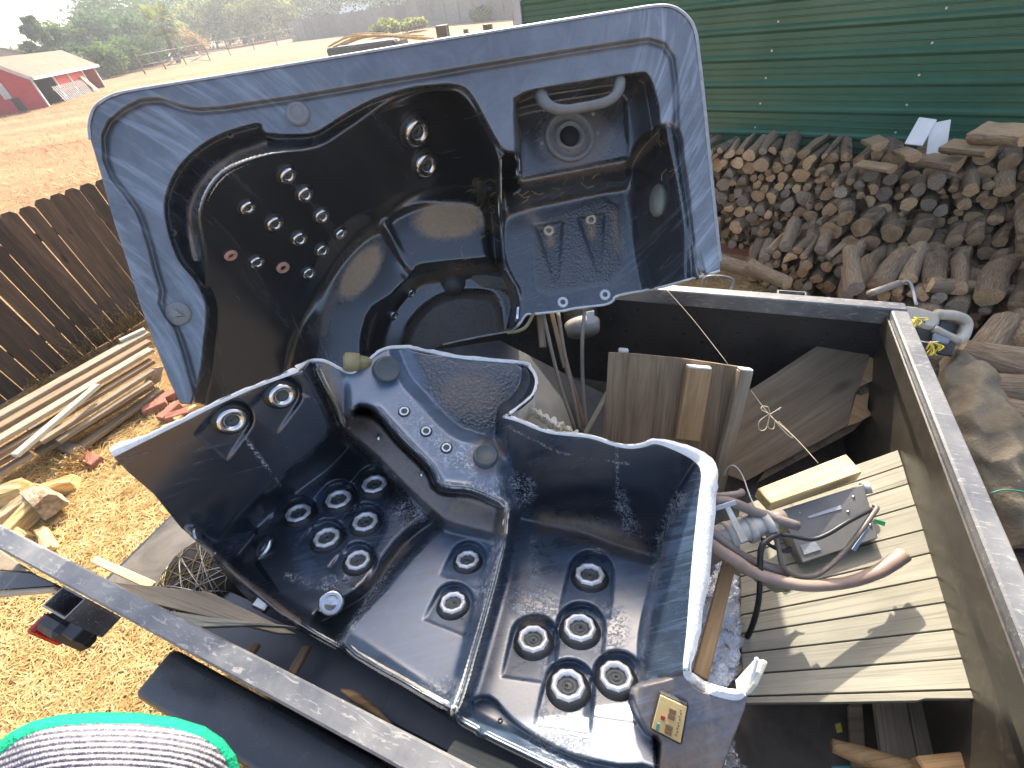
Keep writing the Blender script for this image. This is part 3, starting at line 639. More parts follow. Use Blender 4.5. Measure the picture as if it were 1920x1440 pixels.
# heap between trailer and pile that carries the canvas and the saw: lower layers as one mass, top layer as single logs
V, Fc, MI = [], [], []
hpn = lambda n: float(np.interp(n, [1.2, 1.7, 2.1, 2.5, 2.9], [.32, .42, .52, .70, .74]))
for cu in (1.2, 1.75, 2.3):
    n = 1.25
    while n < 3.0:
        r = random.uniform(.07, .1); zt = hpn(n); z = r; ax = U*random.uniform(.8, 1)+N*random.gauss(0, .14)
        while z+2.2*r < zt:
            me = random.choice(LOGS); M = frame(T(cu+random.uniform(-.04, .04), n+random.uniform(-.03, .03), z), ax, Z3) @ Matrix.Diagonal((.52, r, r, 1)); k = len(V)
            V += [M @ v.co for v in me.vertices]; Fc += [tuple(k+i for i in f.vertices) for f in me.polygons]; MI += [f.material_index for f in me.polygons]; z += 1.8*r
        put_log(random.choice(LOGS if random.random() < .65 else SPL), T(cu+random.uniform(-.06, .06), n, z), ax+N*random.gauss(0, .2)+Z3*random.gauss(0, .06), r*1.05, .52, 'thick weathered log in the low heap under the canvas roll', 'logs of the heap beside the trailer')
        n += r*1.95
me = mesh('log_heap', V, Fc, MI)
for k in (M_BARK2, M_CUTG, M_SPLIT): me.materials.append(k)
tag(link('log_heap', me), 'lower layers of the log heap beside the trailer', 'firewood', kind='stuff')
# ================================================================== TRAILER
def steel_paint(name, base, scr, sscale=22, dusty=.5, rough=.38, sthr=.6):
    m, nt, bs = newmat(name); v = vecnode(nt, (1, 1, 1), False)
    n1 = nd(nt, 'ShaderNodeTexNoise', Scale=3.5, Detail=8., Roughness=.65); nt.links.new(v, n1.inputs['Vector'])
    v2 = vecnode(nt, (2.2, 9, 9), False); n2 = nd(nt, 'ShaderNodeTexNoise', Scale=sscale/3, Detail=8., Roughness=.72, Distortion=1.5); nt.links.new(v2, n2.inputs['Vector'])
    n3 = nd(nt, 'ShaderNodeTexNoise', Scale=sscale*3, Detail=4., Roughness=.7); nt.links.new(v, n3.inputs['Vector'])
    f = mth(nt, 'MULTIPLY', ramp(nt, n1.outputs[0], [(.35, (0, 0, 0)), (.7, (1, 1, 1))]), dusty)
    c = mixc(nt, f, base, scr)
    f2 = ramp(nt, n2.outputs[0], [(sthr, (0, 0, 0)), (sthr+.04, (.8, .8, .8))]); c = mixc(nt, mth(nt, 'MULTIPLY', f2, .65), c, scr)
    nt.links.new(c, bs.inputs['Base Color'])
    r = mth(nt, 'ADD', mth(nt, 'MULTIPLY', n3.outputs[0], .25), rough-.12, True); nt.links.new(r, bs.inputs['Roughness'])
    bp = nd(nt, 'ShaderNodeBump', Strength=.15, Distance=.002); nt.links.new(n2.outputs[0], bp.inputs['Height']); nt.links.new(bp.outputs[0], bs.inputs['Normal'])
    bs.inputs['IOR'].default_value = 1.75
    return m
M_RAIL = steel_paint('rail_paint', (.045, .05, .062), (.40, .38, .34), 22, .5, .36, .56)
M_BLACK = steel_paint('black_trailer_paint', (.012, .013, .016), (.09, .085, .075), 12, .45, .3, .66)
M_RUSTW = steel_paint('muddy_wall_paint', (.016, .015, .013), (.08, .063, .043), 7, .7, .34, .55)
M_BED = mat('bed_floor', [(.3, (.05, .045, .04)), (.5, (.105, .095, .085)), (.7, (.17, .155, .14))], 5, rough=.85, bump=.3)
M_GLASSF0 = mat('cream_edge', [(.3, (.42, .36, .26)), (.7, (.58, .5, .38))], 9, rough=.6)
tr = empty('dump_trailer', T(-.7, .95, 0), 'black steel dump trailer with scuffed top rails holding the cut up tub', 'trailer')
RZ = 1.4
tbox('near_rail', -2.22, .79, 0, .055, RZ-.075, RZ, M_RAIL, tr, .005)
tbox('far_rail', -2.22, .79, 1.87, 1.925, RZ-.075, RZ, M_RAIL, tr, .005)
tbox('end_rail', .735, .79, .058, 1.867, RZ-.075, RZ-.002, M_RAIL, tr, .005)
tbox('near_wall', -2.22, .79, .004, .016, .70, RZ-.077, M_BLACK, tr, 0)
tbox('far_wall', -2.22, .79, 1.905, 1.917, .70, RZ-.077, M_BLACK, tr, 0)
tbox('end_wall', .772, .786, .02, 1.90, .70, RZ-.077, M_RUSTW, tr, 0)
tbox('end_lip', .728, .7345, .06, 1.865, RZ-.10, RZ-.03, M_RUSTW, tr, .002)
tbox('bed_floor', -2.24, .79, .0, 1.92, .68, .75, M_BED, tr, .003)
tbox('bed_edge', -2.262, -2.241, .0, 1.92, .66, .745, M_BLACK, tr, .003)
tbox('frame_beam', -2.2, 1.0, .45, .55, .52, .675, M_BLACK, tr, .004); tbox('frame_beam', -2.2, 1.0, 1.37, 1.47, .52, .675, M_BLACK, tr, .004)
tbox('tail_post', -2.30, -2.245, .0, .06, .66, RZ, M_BLACK, tr, .004); tbox('tail_post', -2.30, -2.245, 1.865, 1.925, .66, RZ, M_BLACK, tr, .004)
for u in (-1.55, -.55, .35):                                  # stake pockets on both sides
    for n0, n1 in ((-.062, -.002), (1.927, 1.987)):
        if u == -.55 and n0 < 0: continue
        po = empty('stake_pocket', T(u, n0, RZ)); po.parent = tr; po.matrix_basis = wm(tr).inverted() @ Matrix.Translation(Vector(T(u, n0, RZ)))
        bm = bmesh.new()
        for (a0, a1, c0, c1) in ((0, .11, n0, n0+.005), (0, .11, n1-.005, n1), (0, .005, n0+.0052, n1-.0052), (.105, .11, n0+.0052, n1-.0052)):
            r = bmesh.ops.create_cube(bm, size=1)
            for v in r['verts']: q = T(u+(a0+a1)/2+v.co.x*(a1-a0), (c0+c1)/2+v.co.y*(c1-c0), RZ-.09+v.co.z*.14); v.co = Vector(q)
        bpy.data.objects.remove(po)
        link('stake_pocket', toM(bm, 'stake_pocket'), M_RAIL, tr)
for n0, n1, lab in ((-.175, -.008, 1), (1.94, 2.2, 0)):
    bm = bmesh.new(); r = bmesh.ops.create_cube(bm, size=1)
    for v in r['verts']: v.co = Vector((v.co.x*1.96, v.co.y*(n1-n0), v.co.z*.26))
    bmesh.ops.bevel(bm, geom=bm.edges[:], offset=.028, segments=4, affect='EDGES', profile=.5)
    me_ = toM(bm, 'fender'); me_.shade_smooth(); link('fender', me_, M_BLACK, tr, frame(T(-.68, (n0+n1)/2, .64), U, Z3))
for u in (-1.05, -.2):
    for n0 in (-.02, 1.96):
        wl = link('wheel', lathe_me('wheel', [(.05, -.09), (.17, -.09), (.2, -.085), (.3, -.09), (.34, -.06), (.34, .06), (.3, .09), (.2, .085), (.17, .05), (.05, .05)], 24), M_BLKPL, tr, frame(T(u, n0+(.03 if n0 < 0 else .08), .34), U, N))
# tail light on its bracket
M_LENS = mat('red_lens', [(.3, (.42, .01, .008)), (.7, (.55, .02, .012))], 8, rough=.2, bump=.05)
tl = box('tail_light', T(-1.79, -.10, 1.06), U, Z3, .12, .06, .16, M_BLKPL, tr, .018)
box('lens', T(-1.855, -.115, 1.06), U, Z3, .03, .065, .13, M_LENS, tl, .008)
box('light_bracket', T(-1.70, -.06, 1.10), U, Z3, .07, .10, .05, M_BLKPL, tr, .004)
# tail door swung open along the near side
M_TAN = mat('tan_worn_paint', [(.3, (.12, .085, .055)), (.7, (.3, .24, .16))], 8, rough=.6)
zz_ = lambda x, y, z: onz(x, y, CAMZ+z)
gt = sheet('tail_door', [zz_(-60, 1066, -1.42), zz_(60, 1074, -1.42), zz_(102, 1093, -1.42), zz_(104, 1099, -1.42), zz_(-60, 1111, -1.42)], .05, M_BLACK, tr)
sheet('door_skin', [zz_(-60, 990, -1.44), zz_(30, 1052, -1.44), zz_(58, 1073, -1.44), zz_(-60, 1065, -1.44)], .04, M_TAN, gt)
sheet('door_rail', [zz_(-60, 1112, -1.40), zz_(104, 1100, -1.40), zz_(100, 1105, -1.40), zz_(-60, 1119, -1.40)], .03, M_GLASSF0, gt)
# tongue and hitch frame outside
beam('tongue', T(.80, .5, .6), T(2.0, .95, .55), .08, .1, M_BLACK, tr, Z3); beam('tongue', T(.80, 1.4, .6), T(2.0, .97, .55), .08, .1, M_BLACK, tr, Z3)
tube('ladder_hoop', [T(.05, 1.935, 1.36), T(.05, 1.98, 1.42), T(.16, 1.98, 1.42), T(.16, 1.935, 1.36)], .006, M_RAIL, tr)
# ================================================================== TUB SHELLS
def sdist(poly, X, Y):
    """signed distance in pixels, positive inside"""
    poly = np.asarray(poly, float); d2 = np.full(X.shape, 1e18); ins = np.zeros(X.shape, bool); n = len(poly)
    for i in range(n):
        ax, ay = poly[i]; bx, by = poly[(i+1) % n]; ex, ey = bx-ax, by-ay
        t = np.clip(((X-ax)*ex+(Y-ay)*ey)/(ex*ex+ey*ey+1e-9), 0, 1); d2 = np.minimum(d2, (X-ax-t*ex)**2+(Y-ay-t*ey)**2)
        c = ((ay > Y) != (by > Y)) & (X < (bx-ax)*(Y-ay)/(by-ay+1e-12)+ax); ins ^= c
    d = np.sqrt(d2); return np.where(ins, d, -d)
def ldist(line, X, Y):
    line = np.asarray(line, float); d2 = np.full(X.shape, 1e18)
    for i in range(len(line)-1):
        ax, ay = line[i]; bx, by = line[i+1]; ex, ey = bx-ax, by-ay
        t = np.clip(((X-ax)*ex+(Y-ay)*ey)/(ex*ex+ey*ey+1e-9), 0, 1); d2 = np.minimum(d2, (X-ax-t*ex)**2+(Y-ay-t*ey)**2)
    return np.sqrt(d2)
def sstep(a, b, x): t = np.clip((x-a)/(b-a), 0, 1); return t*t*(3-2*t)
def affine(pts):
    """plane through three (x,y,value) or constant"""
    if isinstance(pts, (int, float)): return lambda X, Y: np.full(X.shape, float(pts))
    A = np.array([[p[0], p[1], 1] for p in pts]); v = np.array([p[2] for p in pts]); k = np.linalg.lstsq(A, v, rcond=None)[0]
    return lambda X, Y: k[0]*X+k[1]*Y+k[2]
def smooth_poly(p, k=4, corners=()):
    q = [np.asarray(a, float) for a in p]; n = len(q); out = []
    for i in range(n):
        for j in range(k):
            t = j/k; a, b, c, d = q[i-1], q[i], q[(i+1) % n], q[(i+2) % n]
            out.append(.5*((2*b)+(-a+c)*t+(2*a-5*b+4*c-d)*t*t+(-a+3*b-3*c+d)*t**3))
    return np.array(out)
class Shell:
    def __init__(s, outline, base, step=3.5):
        s.out = np.asarray(outline, float); s.base = base; s.lay = []; s.attr = {'wear_sheen': [], 'dirt': [], 'pebble': [], 'chalk': [], 'swirl': []}; s.flow = lambda X, Y: (X, Y); s.step = step
    def layer(s, poly, val, w=8, mode='set', inset=0.0): s.lay.append((np.asarray(poly, float), affine(val), w, mode, inset)); return s
    def groove(s, line, depth, w): s.lay.append((np.asarray(line, float), depth, w, 'groove', 0)); return s
    def bump(s, x, y, rx, ry, d, ang=0.0): s.lay.append(((x, y, rx, ry, ang), d, 0, 'bump', 0)); return s
    def depth(s, X, Y):
        X = np.asarray(X, float); Y = np.asarray(Y, float); D = s.base(X, Y)*1.0
        for poly, val, w, mode, inset in s.lay:
            if mode == 'groove': D = D+val*np.exp(-(ldist(poly, X, Y)/w)**2)
            elif mode == 'bump':
                x, y, rx, ry, a = poly; dx, dy = X-x, Y-y; ca, sa_ = math.cos(a), math.sin(a)
                D = D+val*np.exp(-(((dx*ca+dy*sa_)/rx)**2+((-dx*sa_+dy*ca)/ry)**2))
            else:
                m = sstep(-w, w, sdist(poly, X, Y)-inset)
                if mode == 'set': D = D*(1-m)+val(X, Y)*m
                else: D = D+val(X, Y)*m
        return D
    def pt(s, x, y):
        return CAM+ray(x, y)*s.sc(np.array([float(x)]), np.array([float(y)]))[0]
    def nrm(s, x, y, e=3):
        a = s.pt(x+e, y)-s.pt(x-e, y); b = s.pt(x, y+e)-s.pt(x, y-e); n = np.cross(a, b); n /= np.linalg.norm(n)
        return n if n@(CAM-s.pt(x, y)) > 0 else -n
    def build(s, name, mats, parent, thick=.014):
        x0, y0 = s.out.min(0)-8; x1, y1 = s.out.max(0)+8; st = s.step
        gx = np.arange(x0, x1, st); gy = np.arange(y0, y1, st); X, Y = np.meshgrid(gx, gy); nx, ny = len(gx), len(gy)
        ci = sdist(s.out, X[:-1, :-1]+st/2, Y[:-1, :-1]+st/2) > st*.12
        used = np.zeros((ny, nx), int)
        used[:-1, :-1] += ci; used[1:, :-1] += ci; used[:-1, 1:] += ci; used[1:, 1:] += ci
        bd = (used > 0) & (used < 4)
        # snap border vertices onto the outline
        seg0 = s.out; seg1 = np.roll(s.out, -1, 0)
        jj, ii = np.nonzero(bd)
        for j, i in zip(jj, ii):
            p = np.array([X[j, i], Y[j, i]]); e = seg1-seg0; t = np.clip(((p-seg0)*e).sum(1)/((e*e).sum(1)+1e-9), 0, 1); q = seg0+e*t[:, None]
            k = np.argmin(((q-p)**2).sum(1)); X[j, i], Y[j, i] = q[k]
        idx = -np.ones((ny, nx), int); sel = used > 0; idx[sel] = np.arange(sel.sum())
        xs, ys = X[sel], Y[sel]; sc_ = s.sc(xs, ys)
        R = np.stack([(xs-960)/F, (ys-720)/F, np.ones_like(xs)], 1)
        V = CAM+np.stack([R@AX, R@AY, R@AUP], 1)*sc_[:, None]
        cj, cI = np.nonzero(ci)
        Fc = np.stack([idx[cj, cI], idx[cj+1, cI], idx[cj+1, cI+1], idx[cj, cI+1]], 1)
        o = np.asarray(wm(parent).translation)
        me = bpy.data.meshes.new(name); me.from_pydata((V-o).tolist(), [], Fc.tolist())
        for a, ls in s.attr.items():
            val = np.zeros(len(xs))
            for fn in ls: val = fn(xs, ys, val)
            at_ = me.attributes.new(a, 'FLOAT', 'POINT'); at_.data.foreach_set('value', np.clip(val, 0, 1).astype(np.float32))
        fu, fv = s.flow(xs, ys); fl_ = me.attributes.new('flow', 'FLOAT_VECTOR', 'POINT'); fl_.data.foreach_set('vector', np.stack([fu/1000, fv/1000, np.zeros_like(fu)], 1).astype(np.float32).ravel())
        me.update(); ob = link(name, me, mats, parent, Matrix.Translation(Vector(o)), True)
        md = ob.modifiers.new('thickness', 'SOLIDIFY'); md.thickness = thick; md.offset = -1 if True else 1
        md.material_offset = 1; md.material_offset_rim = 0; md.use_even_offset = False
        return ob
    def ribbon(s, name, line, wpx, m, parent, back=.012, jag=1.0, k=5):
        """pale cut edge: strip of the shell's thickness along an outline stretch; wpx outward width in pixels (sign picks the side)"""
        L = np.array(crom([np.array([a, b, 0.]) for a, b in line], k))[:, :2]; wv = np.interp(np.linspace(0, 1, len(L)), np.linspace(0, 1, len(wpx)), wpx) if isinstance(wpx, (list, tuple)) else np.full(len(L), float(wpx))
        o = np.asarray(wm(parent).translation); vs, fs = [], []
        tn = np.gradient(L, axis=0); tn /= np.linalg.norm(tn, axis=1)[:, None]; nn = np.stack([tn[:, 1], -tn[:, 0]], 1)
        sc_ = s.sc(L[:, 0], L[:, 1])
        for i in range(len(L)):
            a = L[i]-nn[i]*np.sign(wv[i])*1.5; b = L[i]+nn[i]*(wv[i]*(1+random.uniform(-.22, .22)*jag)); w1 = (a+b)/2+nn[i]*wv[i]*.1
            for q, dz in ((a, -.002), (w1, -.006), (b, back), (b, back+.03)): vs.append(CAM+ray(q[0], q[1])*(sc_[i]+dz)-o)
        for i in range(len(L)-1):
            for j in range(3): a = i*4+j; fs.append((a, a+1, a+5, a+4))
        return link(name, mesh(name, vs, fs), m, parent, Matrix.Translation(Vector(o)), True)
def acrylic(name, wear_sheen_col, streak_rot, streak_scale, rough0=.2, bumpv=1.0):
    m, nt, bs = newmat(name); tc = nt.nodes.new('ShaderNodeTexCoord')
    def att(a):
        n = nt.nodes.new('ShaderNodeAttribute'); n.attribute_name = a; return n.outputs['Fac']
    def noi(s, d=7., r=.65, dist=.5, stretch=None, rot=(0, 0, 0)):
        mp = nt.nodes.new('ShaderNodeMapping'); nt.links.new(tc.outputs['Object'], mp.inputs[0]); mp.inputs['Scale'].default_value = stretch or (1, 1, 1); mp.inputs['Rotation'].default_value = rot
        n = nd(nt, 'ShaderNodeTexNoise', Scale=s, Detail=d, Roughness=r, Distortion=dist); nt.links.new(mp.outputs[0], n.inputs['Vector']); return n.outputs[0]
    wear_sheen, dirt, peb, chalk, swirl = att('wear_sheen'), att('dirt'), att('pebble'), att('chalk'), att('swirl')
    fa_ = nt.nodes.new('ShaderNodeAttribute'); fa_.attribute_name = 'flow'
    def flw(s, stretch, dist=.6):
        mp = nt.nodes.new('ShaderNodeMapping'); nt.links.new(fa_.outputs['Vector'], mp.inputs[0]); mp.inputs['Scale'].default_value = stretch
        n = nd(nt, 'ShaderNodeTexNoise', Scale=s, Detail=10., Roughness=.68, Distortion=dist); nt.links.new(mp.outputs[0], n.inputs['Vector']); return n.outputs[0]
    st = flw(streak_scale, (1, 12, 1), .9); st2 = flw(streak_scale*1.7, (1, 7, 1), 1.6); big = noi(2.2, 5.); fine = noi(60, 6., .7)
    cloud = ramp(nt, mth(nt, 'ADD', mth(nt, 'MULTIPLY', big, .6), mth(nt, 'MULTIPLY', noi(9, 8., .7, 1.5), .4)), [(.34, (.3, .3, .3)), (.64, (1, 1, 1))])
    sw = mth(nt, 'MAXIMUM', ramp(nt, st, [(.50, (0, 0, 0)), (.68, (1, 1, 1))]), ramp(nt, st2, [(.55, (0, 0, 0)), (.72, (.9, .9, .9))]))
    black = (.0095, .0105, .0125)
    haze = mth(nt, 'MULTIPLY', wear_sheen, cloud)
    c = mixc(nt, mth(nt, 'MULTIPLY', haze, .88, True), black, wear_sheen_col)
    c = mixc(nt, mth(nt, 'MULTIPLY', mth(nt, 'MULTIPLY', sw, mth(nt, 'ADD', wear_sheen, .06)), swirl, True), c, tuple(min(1, x*2.6) for x in wear_sheen_col))
    dn = ramp(nt, mth(nt, 'ADD', mth(nt, 'MULTIPLY', fine, .5), mth(nt, 'MULTIPLY', noi(16, 8., .7), .5)), [(.40, (0, 0, 0)), (.52, (1, 1, 1))])
    df = mth(nt, 'MULTIPLY', dirt, mth(nt, 'ADD', mth(nt, 'MULTIPLY', dn, .6), mth(nt, 'MULTIPLY', dirt, .75)), True)
    c = mixc(nt, df, c, mixc(nt, fine, (.22, .135, .07), (.44, .30, .18)))
    cn = ramp(nt, mth(nt, 'ADD', mth(nt, 'MULTIPLY', noi(130, 5., .75), .55), mth(nt, 'MULTIPLY', noi(11, 8., .75, 2.), .45)), [(.5, (0, 0, 0)), (.56, (1, 1, 1))])
    cf = mth(nt, 'MULTIPLY', cn, chalk, True); c = mixc(nt, cf, c, (.55, .56, .58))
    nt.links.new(c, bs.inputs['Base Color'])
    ro = mth(nt, 'ADD', mth(nt, 'ADD', mth(nt, 'MULTIPLY', haze, .24), mth(nt, 'MULTIPLY', df, .6)), mth(nt, 'ADD', mth(nt, 'MULTIPLY', sw, .08), mth(nt, 'ADD', mth(nt, 'MULTIPLY', peb, .15), rough0)), True)
    nt.links.new(mth(nt, 'ADD', ro, mth(nt, 'MULTIPLY', cf, .3), True), bs.inputs['Roughness']); bs.inputs['IOR'].default_value = 1.95
    mp = nt.nodes.new('ShaderNodeMapping'); nt.links.new(tc.outputs['Object'], mp.inputs[0])
    vo = nd(nt, 'ShaderNodeTexVoronoi', Scale=95.); nt.links.new(mp.outputs[0], vo.inputs['Vector']); pn = noi(70, 5., .6, 1.0)
    hgt = mth(nt, 'ADD', mth(nt, 'MULTIPLY', mth(nt, 'MULTIPLY', mth(nt, 'ADD', vo.outputs['Distance'], pn), peb), 1.0), mth(nt, 'ADD', mth(nt, 'MULTIPLY', noi(5, 2., .4), .06), mth(nt, 'MULTIPLY', cf, .25)))
    bp = nd(nt, 'ShaderNodeBump', Strength=.75*bumpv, Distance=.006); nt.links.new(hgt, bp.inputs['Height']); nt.links.new(bp.outputs[0], bs.inputs['Normal'])
    return m
M_GLASSF = mat('fibreglass_back', [(.3, (.42, .38, .28)), (.5, (.60, .55, .44)), (.7, (.75, .72, .64))], 12, rough=.7, bump=.7, bdist=.006, speck=(5, .6, (.5, .40, .18)))
M_CUTEDGE = mat('white_cut_edge', [(.3, (.68, .66, .62)), (.7, (.86, .85, .83))], 40, rough=.8, bump=.7, bdist=.006)
M_FOAM = mat('yellow_foam', [(.3, (.45, .33, .12)), (.7, (.68, .55, .28))], 25, rough=.9, bump=1, bdist=.01)
# ---- jets and fittings ---------------------------------------------------------
JET_RING = lathe_me('jet_ring', [(.45, -.1), (.47, .02), (.52, .10), (.66, .20), (.84, .22), (.96, .14), (1.02, 0), (1.04, -.15)], 28)
JET_RING.materials.append(M_CHROME)
M_DULL = mat('chalky_chrome', [(.3, (.66, .66, .66)), (.7, (.88, .88, .88))], 14, rough=.3, metal=.45, bump=.3)
def scallop():
    prof = [(.63, -.2), (.64, .0), (.69, .02), (.73, .10), (.82, .12), (.93, .07), (1.0, -.14)]; seg = 36; vs, fs = [], []
    for (r, z) in prof:
        for j in range(seg):
            a = 2*math.pi*j/seg; k = 1+.045*math.cos(a*9)*(1 if r > .7 else .4); vs.append((r*k*math.cos(a), r*k*math.sin(a), z))
    for i in range(len(prof)-1):
        for j in range(seg): a = i*seg+j; b = i*seg+(j+1) % seg; fs.append((a, b, b+seg, a+seg))
    me = mesh('jet_ring', vs, fs); me.shade_smooth(); me.materials.append(M_DULL); return me
JET_RING2 = scallop()
M_CUP = mat('grey_green_cup', [(.3, (.05, .058, .058)), (.7, (.10, .11, .108))], 12, rough=.35, bump=.1)
JET_CUP = lathe_me('jet_cup', [(1.0, -.16), (.72, -.04), (.66, -.06), (.62, -.22), (.50, -.26), (.47, -.14), (.36, -.12), (.33, -.22), (.24, -.22), (.22, -.11), (.14, -.11), (0, -.14)], 24)
JET_CUP.materials.append(M_CUP)
JET_HOLE = lathe_me('nozzle', [(.0, -.095), (.10, -.095), (.12, -.13)], 14); JET_HOLE.materials.append(plain('nozzle_black', (.004, .004, .004), .6))
JET_FL = lathe_me('jet_flange', [(.98, -.05), (1.1, -.10), (1.24, -.20), (1.32, -.42)], 28); JET_FL.materials.append(M_BLKPL)
def jet(sh, par, x, y, rpx, kind=0, name='jet', lift=.0, nrm=None):
    p = sh.pt(x, y); n = sh.nrm(x, y, max(4, rpx*.8)) if nrm is None else nrm; s = sh.sc(np.array([float(x)]), np.array([float(y)]))[0]; r = rpx/F*s*(np.linalg.norm(ray(x, y))**.5)
    up = ray(x, y-10)-ray(x, y); M = frame(p+n*(r*.34+lift), np.cross(up, n), n) @ Matrix.Diagonal((r, r, r, 1))
    cup = link(name, JET_CUP, None, par, M)
    link('ring', JET_RING if kind == 0 else JET_RING2, None, cup, M)
    link('flange', JET_FL, None, cup, M)
    link('nozzle', JET_HOLE, None, cup, frame(p+n*(r*.34+lift)+np.array([random.uniform(-.08, .08)*r, random.uniform(-.08, .08)*r, 0]), np.cross(up, n), n) @ Matrix.Diagonal((r, r, r, 1)))
    return cup
def fitting(sh, par, x, y, rpx, me, m, name, n=None, lift=0.0, sx=1.0):
    p = sh.pt(x, y); n = sh.nrm(x, y, max(4, rpx*.8)) if n is None else n; s = sh.sc(np.array([float(x)]), np.array([float(y)]))[0]; r = rpx/F*s
    up = ray(x, y-10)-ray(x, y); me = me.copy()
    return link(name, me, m, par, frame(p+n*lift, np.cross(up, n), n) @ Matrix.Diagonal((r*sx, r, r, 1)))
# =============================================================== REAR (upright) PIECE
RN = np.array([-.093, -.148, .985]); RC = 1.70
rear_out = [(338, 757), (318, 715), (300, 690-20), (262, 570), (238, 490), (215, 420), (190, 330), (170, 262), (168, 232), (178, 202), (202, 184), (240, 172), (400, 146), (600, 113), (800, 80), (1000, 48), (1150, 24), (1228, 12), (1262, 14), (1288, 32), (1303, 60), (1310, 110), (1320, 200), (1332, 320), (1342, 420), (1350, 490), (1350, 507),
            (1300, 521), (1230, 540), (1160, 553), (1148, 564), (1132, 571), (1080, 577), (1050, 583), (1000, 588), (986, 590), (976, 604), (962, 617), (945, 623), (900, 631), (830, 646), (800, 660), (700, 700), (600, 735), (480, 770), (380, 760)]
rear = Shell(rear_out, affine(0.0), 2.6)
def _rsc(xs, ys):
    D = rear.depth(xs, ys); R = (xs-960)/F*RN[0]+(ys-720)/F*RN[1]+RN[2]; return (RC+D)/R
rear.sc = _rsc
lip = rear_out[:27]
# rolled outer lip
class _L: pass
def lipval(X, Y): return 0
groove = [(1272, 300), (1270, 240), (1268, 160), (1262, 110), (1245, 84), (1215, 76), (1100, 93), (900, 126), (700, 160), (560, 184), (420, 205), (370, 208), (340, 202), (300, 188), (265, 191), (235, 206), (207, 229), (195, 255), (197, 300), (211, 335), (236, 365), (258, 396), (268, 420), (281, 460), (293, 510), (304, 545), (301, 570), (311, 590), (331, 616), (346, 660), (360, 710), (372, 752)]
inner = groove+[(800, 700), (1330, 540), (1290, 400)]
rear.layer(inner, .022, 5)
rear.groove(groove, .016, 4.5)
bowl = smooth_poly([(380, 790), (380, 700), (383, 640), (389, 590), (381, 555), (365, 525), (345, 502), (330, 478), (314, 430), (308, 385), (320, 340), (346, 300), (390, 264), (440, 242), (488, 231), (498, 248), (550, 252), (590, 248), (620, 231), (660, 206), (700, 186), (760, 166), (820, 158), (852, 158), (874, 166), (893, 190), (912, 225), (930, 258), (946, 280), (971, 280), (971, 240), (965, 205), (972, 180), (1000, 168), (1100, 151), (1195, 136), (1214, 139), (1226, 160), (1236, 200), (1240, 232), (1262, 238), (1270, 262), (1280, 320), (1298, 420), (1310, 500), (1318, 560), (1000, 760), (700, 820)], 3)
rear.layer(bowl, .10, 4, inset=3)
# headrest ledge round the upper left seat, then the seat back below it
rear.groove([(364, 488), (356, 450), (352, 400), (366, 352), (398, 312), (440, 286), (500, 266)], -.045, 8)
back = smooth_poly([(384, 800), (384, 690), (392, 600), (388, 560), (372, 520), (372, 486), (364, 440), (360, 400), (374, 356), (404, 316), (446, 292), (506, 274), (590, 264), (640, 236), (700, 202), (760, 182), (830, 174), (862, 182), (884, 210), (906, 250), (928, 300), (934, 400), (938, 560), (880, 700), (600, 860)], 3)
rear.layer(back, [(390, 560, .15), (640, 480, .46), (760, 190, .17)], 12, inset=4)
wl_ = smooth_poly([(560, 800), (566, 640), (590, 560), (620, 490), (668, 430), (715, 415), (760, 384), (840, 372), (905, 376), (925, 420), (934, 520), (930, 760), (700, 900)], 3)
rear.layer(wl_, [(700, 300, .47), (900, 400, .52), (600, 600, .53)], 22, inset=-4)
# two dished seats
s1 = smooth_poly([(585, 720), (592, 620), (612, 540), (640, 490), (680, 448), (716, 432), (735, 460), (752, 510), (770, 540), (700, 580), (680, 640), (676, 720)], 3)
s2 = smooth_poly([(728, 420), (780, 388), (840, 378), (888, 384), (905, 420), (915, 470), (918, 486), (860, 492), (790, 500), (772, 508), (748, 470)], 3)
rear.layer(s1, [(600, 600, .52), (720, 440, .545), (740, 540, .50)], 9)
rear.layer(s2, [(740, 420, .53), (890, 385, .545), (850, 495, .495)], 9)
rear.groove([(722, 420), (742, 460), (760, 500), (772, 512)], -.018, 8)
# foot well
fw = smooth_poly([(690, 760), (694, 660), (704, 610), (730, 560), (772, 518), (800, 508), (870, 500), (925, 492), (945, 500), (968, 530), (982, 570), (984, 600), (984, 760)], 3)
rear.layer(fw, .74, 15, inset=10)
fw2 = smooth_poly([(752, 760), (760, 640), (775, 600), (810, 565), (850, 550), (905, 548), (928, 560), (940, 600), (944, 760)], 3)
rear.layer(fw2, .80, 12, inset=4)
# right half: filter pocket, textured seat
rt = smooth_poly([(940, 300), (968, 290), (972, 330), (1000, 345), (1150, 318), (1178, 300), (1230, 240), (1262, 248), (1272, 300), (1290, 420), (1304, 510), (1310, 580), (980, 640), (968, 540), (940, 490), (932, 400)], 3)
rear.layer(rt, [(960, 360, .36), (1180, 340, .34), (1060, 560, .28)], 9, inset=6)
fp = [(968, 212), (1000, 203), (1160, 178), (1170, 190), (1180, 296), (978, 336)]
rear.layer([(966, 186), (1000, 172), (1200, 142), (1216, 150), (1232, 240), (1178, 300), (974, 340), (968, 300)], .16, 7, inset=2)
rear.layer(fp, [(970, 210, .205), (1165, 185, .205), (1080, 320, .165)], 7)
rear.layer([(974, 344), (1176, 306), (1186, 330), (1160, 360), (1000, 380), (960, 400), (950, 360)], [(970, 350, .24), (1180, 320, .24), (1080, 385, .36)], 14)
rw = smooth_poly([(1182, 310), (1232, 246), (1268, 250), (1276, 300), (1296, 420), (1306, 500), (1310, 530), (1222, 548), (1200, 560), (1186, 460)], 3)
rear.layer(rw, [(1190, 400, .30), (1285, 400, .05), (1240, 520, .13)], 9, inset=-2)
